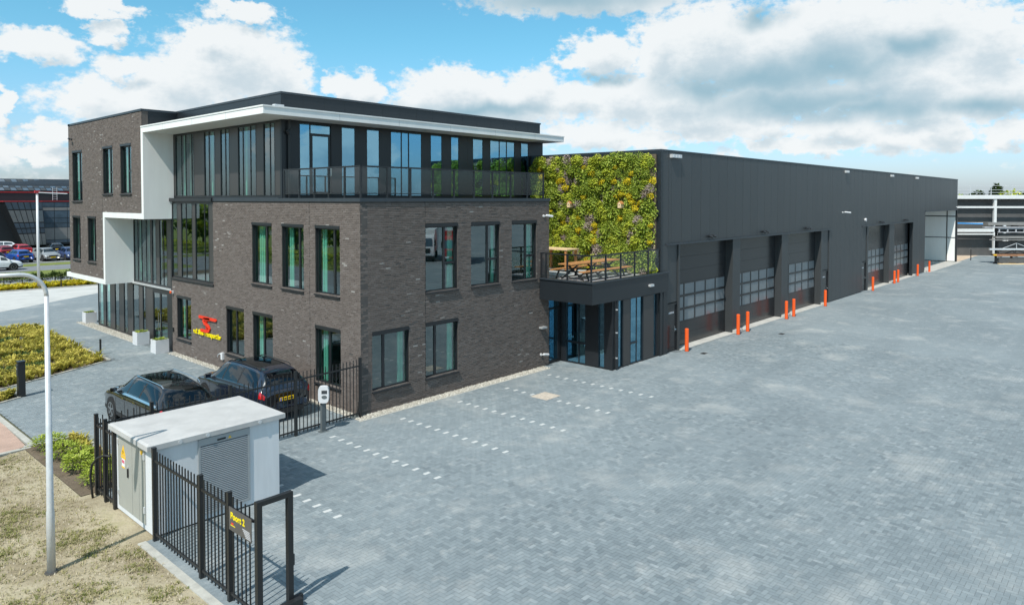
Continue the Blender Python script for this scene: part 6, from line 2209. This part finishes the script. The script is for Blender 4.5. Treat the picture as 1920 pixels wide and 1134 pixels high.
LBL = ['round light green tree on the horizon left of the rack', 'broad light green tree on the horizon at the right picture edge', 'narrow dark tree standing highest on the horizon', 'small dark tree on the horizon beside the hall end', 'dark tree on the horizon between the two light green ones', 'low green tree far right on the horizon', 'low green tree behind the hall end on the horizon']
TS = [(280, 16.5, 9.8, 11, 1.5, 'leaf_lime', 0), (290, 2.0, 10.4, 13, 1.5, 'leaf_lime', 1), (300, 23, 12.6, 3.2, 3, 'leaf_dark', 2), (300, 29, 10.2, 4, 1.2, 'leaf_dark', 3), (290, 11.5, 10.6, 5, 1.2, 'leaf_dark', 4), (280, -6, 9.8, 10, 1.2, 'leaf_green', 5), (290, 36, 9.0, 9, 1, 'leaf_green', 6)]
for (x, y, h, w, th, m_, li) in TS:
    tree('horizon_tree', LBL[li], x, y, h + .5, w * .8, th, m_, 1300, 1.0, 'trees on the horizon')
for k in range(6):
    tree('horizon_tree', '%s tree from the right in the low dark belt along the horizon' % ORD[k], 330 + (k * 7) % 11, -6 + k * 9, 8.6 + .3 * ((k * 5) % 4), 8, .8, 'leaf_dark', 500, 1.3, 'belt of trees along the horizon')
# trees and hedge across the street, mirrored in the front windows
for k in range(11):
    y = 26 + k * 10 + random.uniform(-2, 2)
    tree('street_tree', 'broad green tree across the street behind the viewpoint', -36 + random.uniform(-2, 2), y, random.uniform(6.2, 7.6), 4.6, 1.6, 'leaf_green' if k % 3 else 'leaf_lime', 1500, .7, 'street trees mirrored in the front windows')
b = MB()
for k in range(9000):
    y = random.uniform(20, 125); a = random.uniform(-.3, 3.44)
    p = (-29.5 + math.cos(a) * .8, y, .55 + math.sin(a) * .75 + .12 * math.sin(y * 1.7))
    leaf(b, p, Vector((math.cos(a), random.uniform(-.8, .8), math.sin(a))) + rdir() * .6, (0, 0, 1), random.uniform(.18, .34), random.uniform(.12, .2), random.random())
tag(b.build('street_hedge', 'leaf_lime', tint=True), 'clipped lime hedge across the street, mirrored in the front windows', 'hedge', kind='stuff')

# ================================================================== TRUCKS ACROSS THE YARD (mirrored in the office windows)
def truck(label, paint, box_paint, loc, rz):
    r = thing('truck', label, 'truck', (0, 0, 0), 'trucks parked across the yard')
    prof = [(4.1, .45), (4.15, 1.2), (4.05, 1.9), (3.75, 2.9), (3.4, 3.15), (2.1, 3.25), (2.1, .45)]
    MB().prism(prof, lambda y, z: (-1.2, y, z), lambda y, z: (1.2, y, z)).build('cab', paint, r)
    MB().hexa([(-1.08, 4.085, 1.85), (1.08, 4.085, 1.85), (1.08, 4.06, 1.85), (-1.08, 4.06, 1.85), (-1.0, 3.83, 2.75), (1.0, 3.83, 2.75), (1.0, 3.78, 2.75), (-1.0, 3.78, 2.75)]).build('windscreen', 'far_glass', r)
    for s in (-1, 1):
        MB().box(s * 1.2, s * 1.21, 2.6, 3.6, 1.8, 2.6).build('side_window', 'far_glass', r)
        MB().box(s * .75 - .2, s * .75 + .2, 4.12, 4.17, .75, .95).build('headlight', 'lamp_clear', r)
        MB().box(s * 1.25, s * 1.42, 3.75, 3.85, 1.9, 2.6).build('mirror', 'black_plastic', r)
    MB().box(-.8, .8, 4.12, 4.18, 1.0, 1.6).build('grille', 'black_plastic', r)
    MB().box(-1.2, 1.2, 4.0, 4.2, .35, .68).build('bumper', 'black_plastic', r)
    MB().box(-1.25, 1.25, -5.0, 1.9, 1.05, 3.75).build('cargo_box', box_paint, r)
    MB().box(-.5, .5, -5.0, 3.6, .6, 1.05).build('chassis', 'black_plastic', r)
    for y in (3.2, -2.2, -3.5):
        for s in (-1, 1):
            MB().lathe([(.2, s * .9), (.5, s * .92), (.5, s * 1.16), (.3, s * 1.18)], (0, y, .5), 18, 'x').build('wheel', 'tyre', r)
    place(r, loc, rz)


truck('white box truck parked across the yard and mirrored in the office windows', 'paint_white', 'white_panel', (43.5, -46.5, 0), R(45))
truck('red truck parked beside the white one across the yard', 'paint_red', 'paint_red', (43.4, -41.2, 0), R(45))
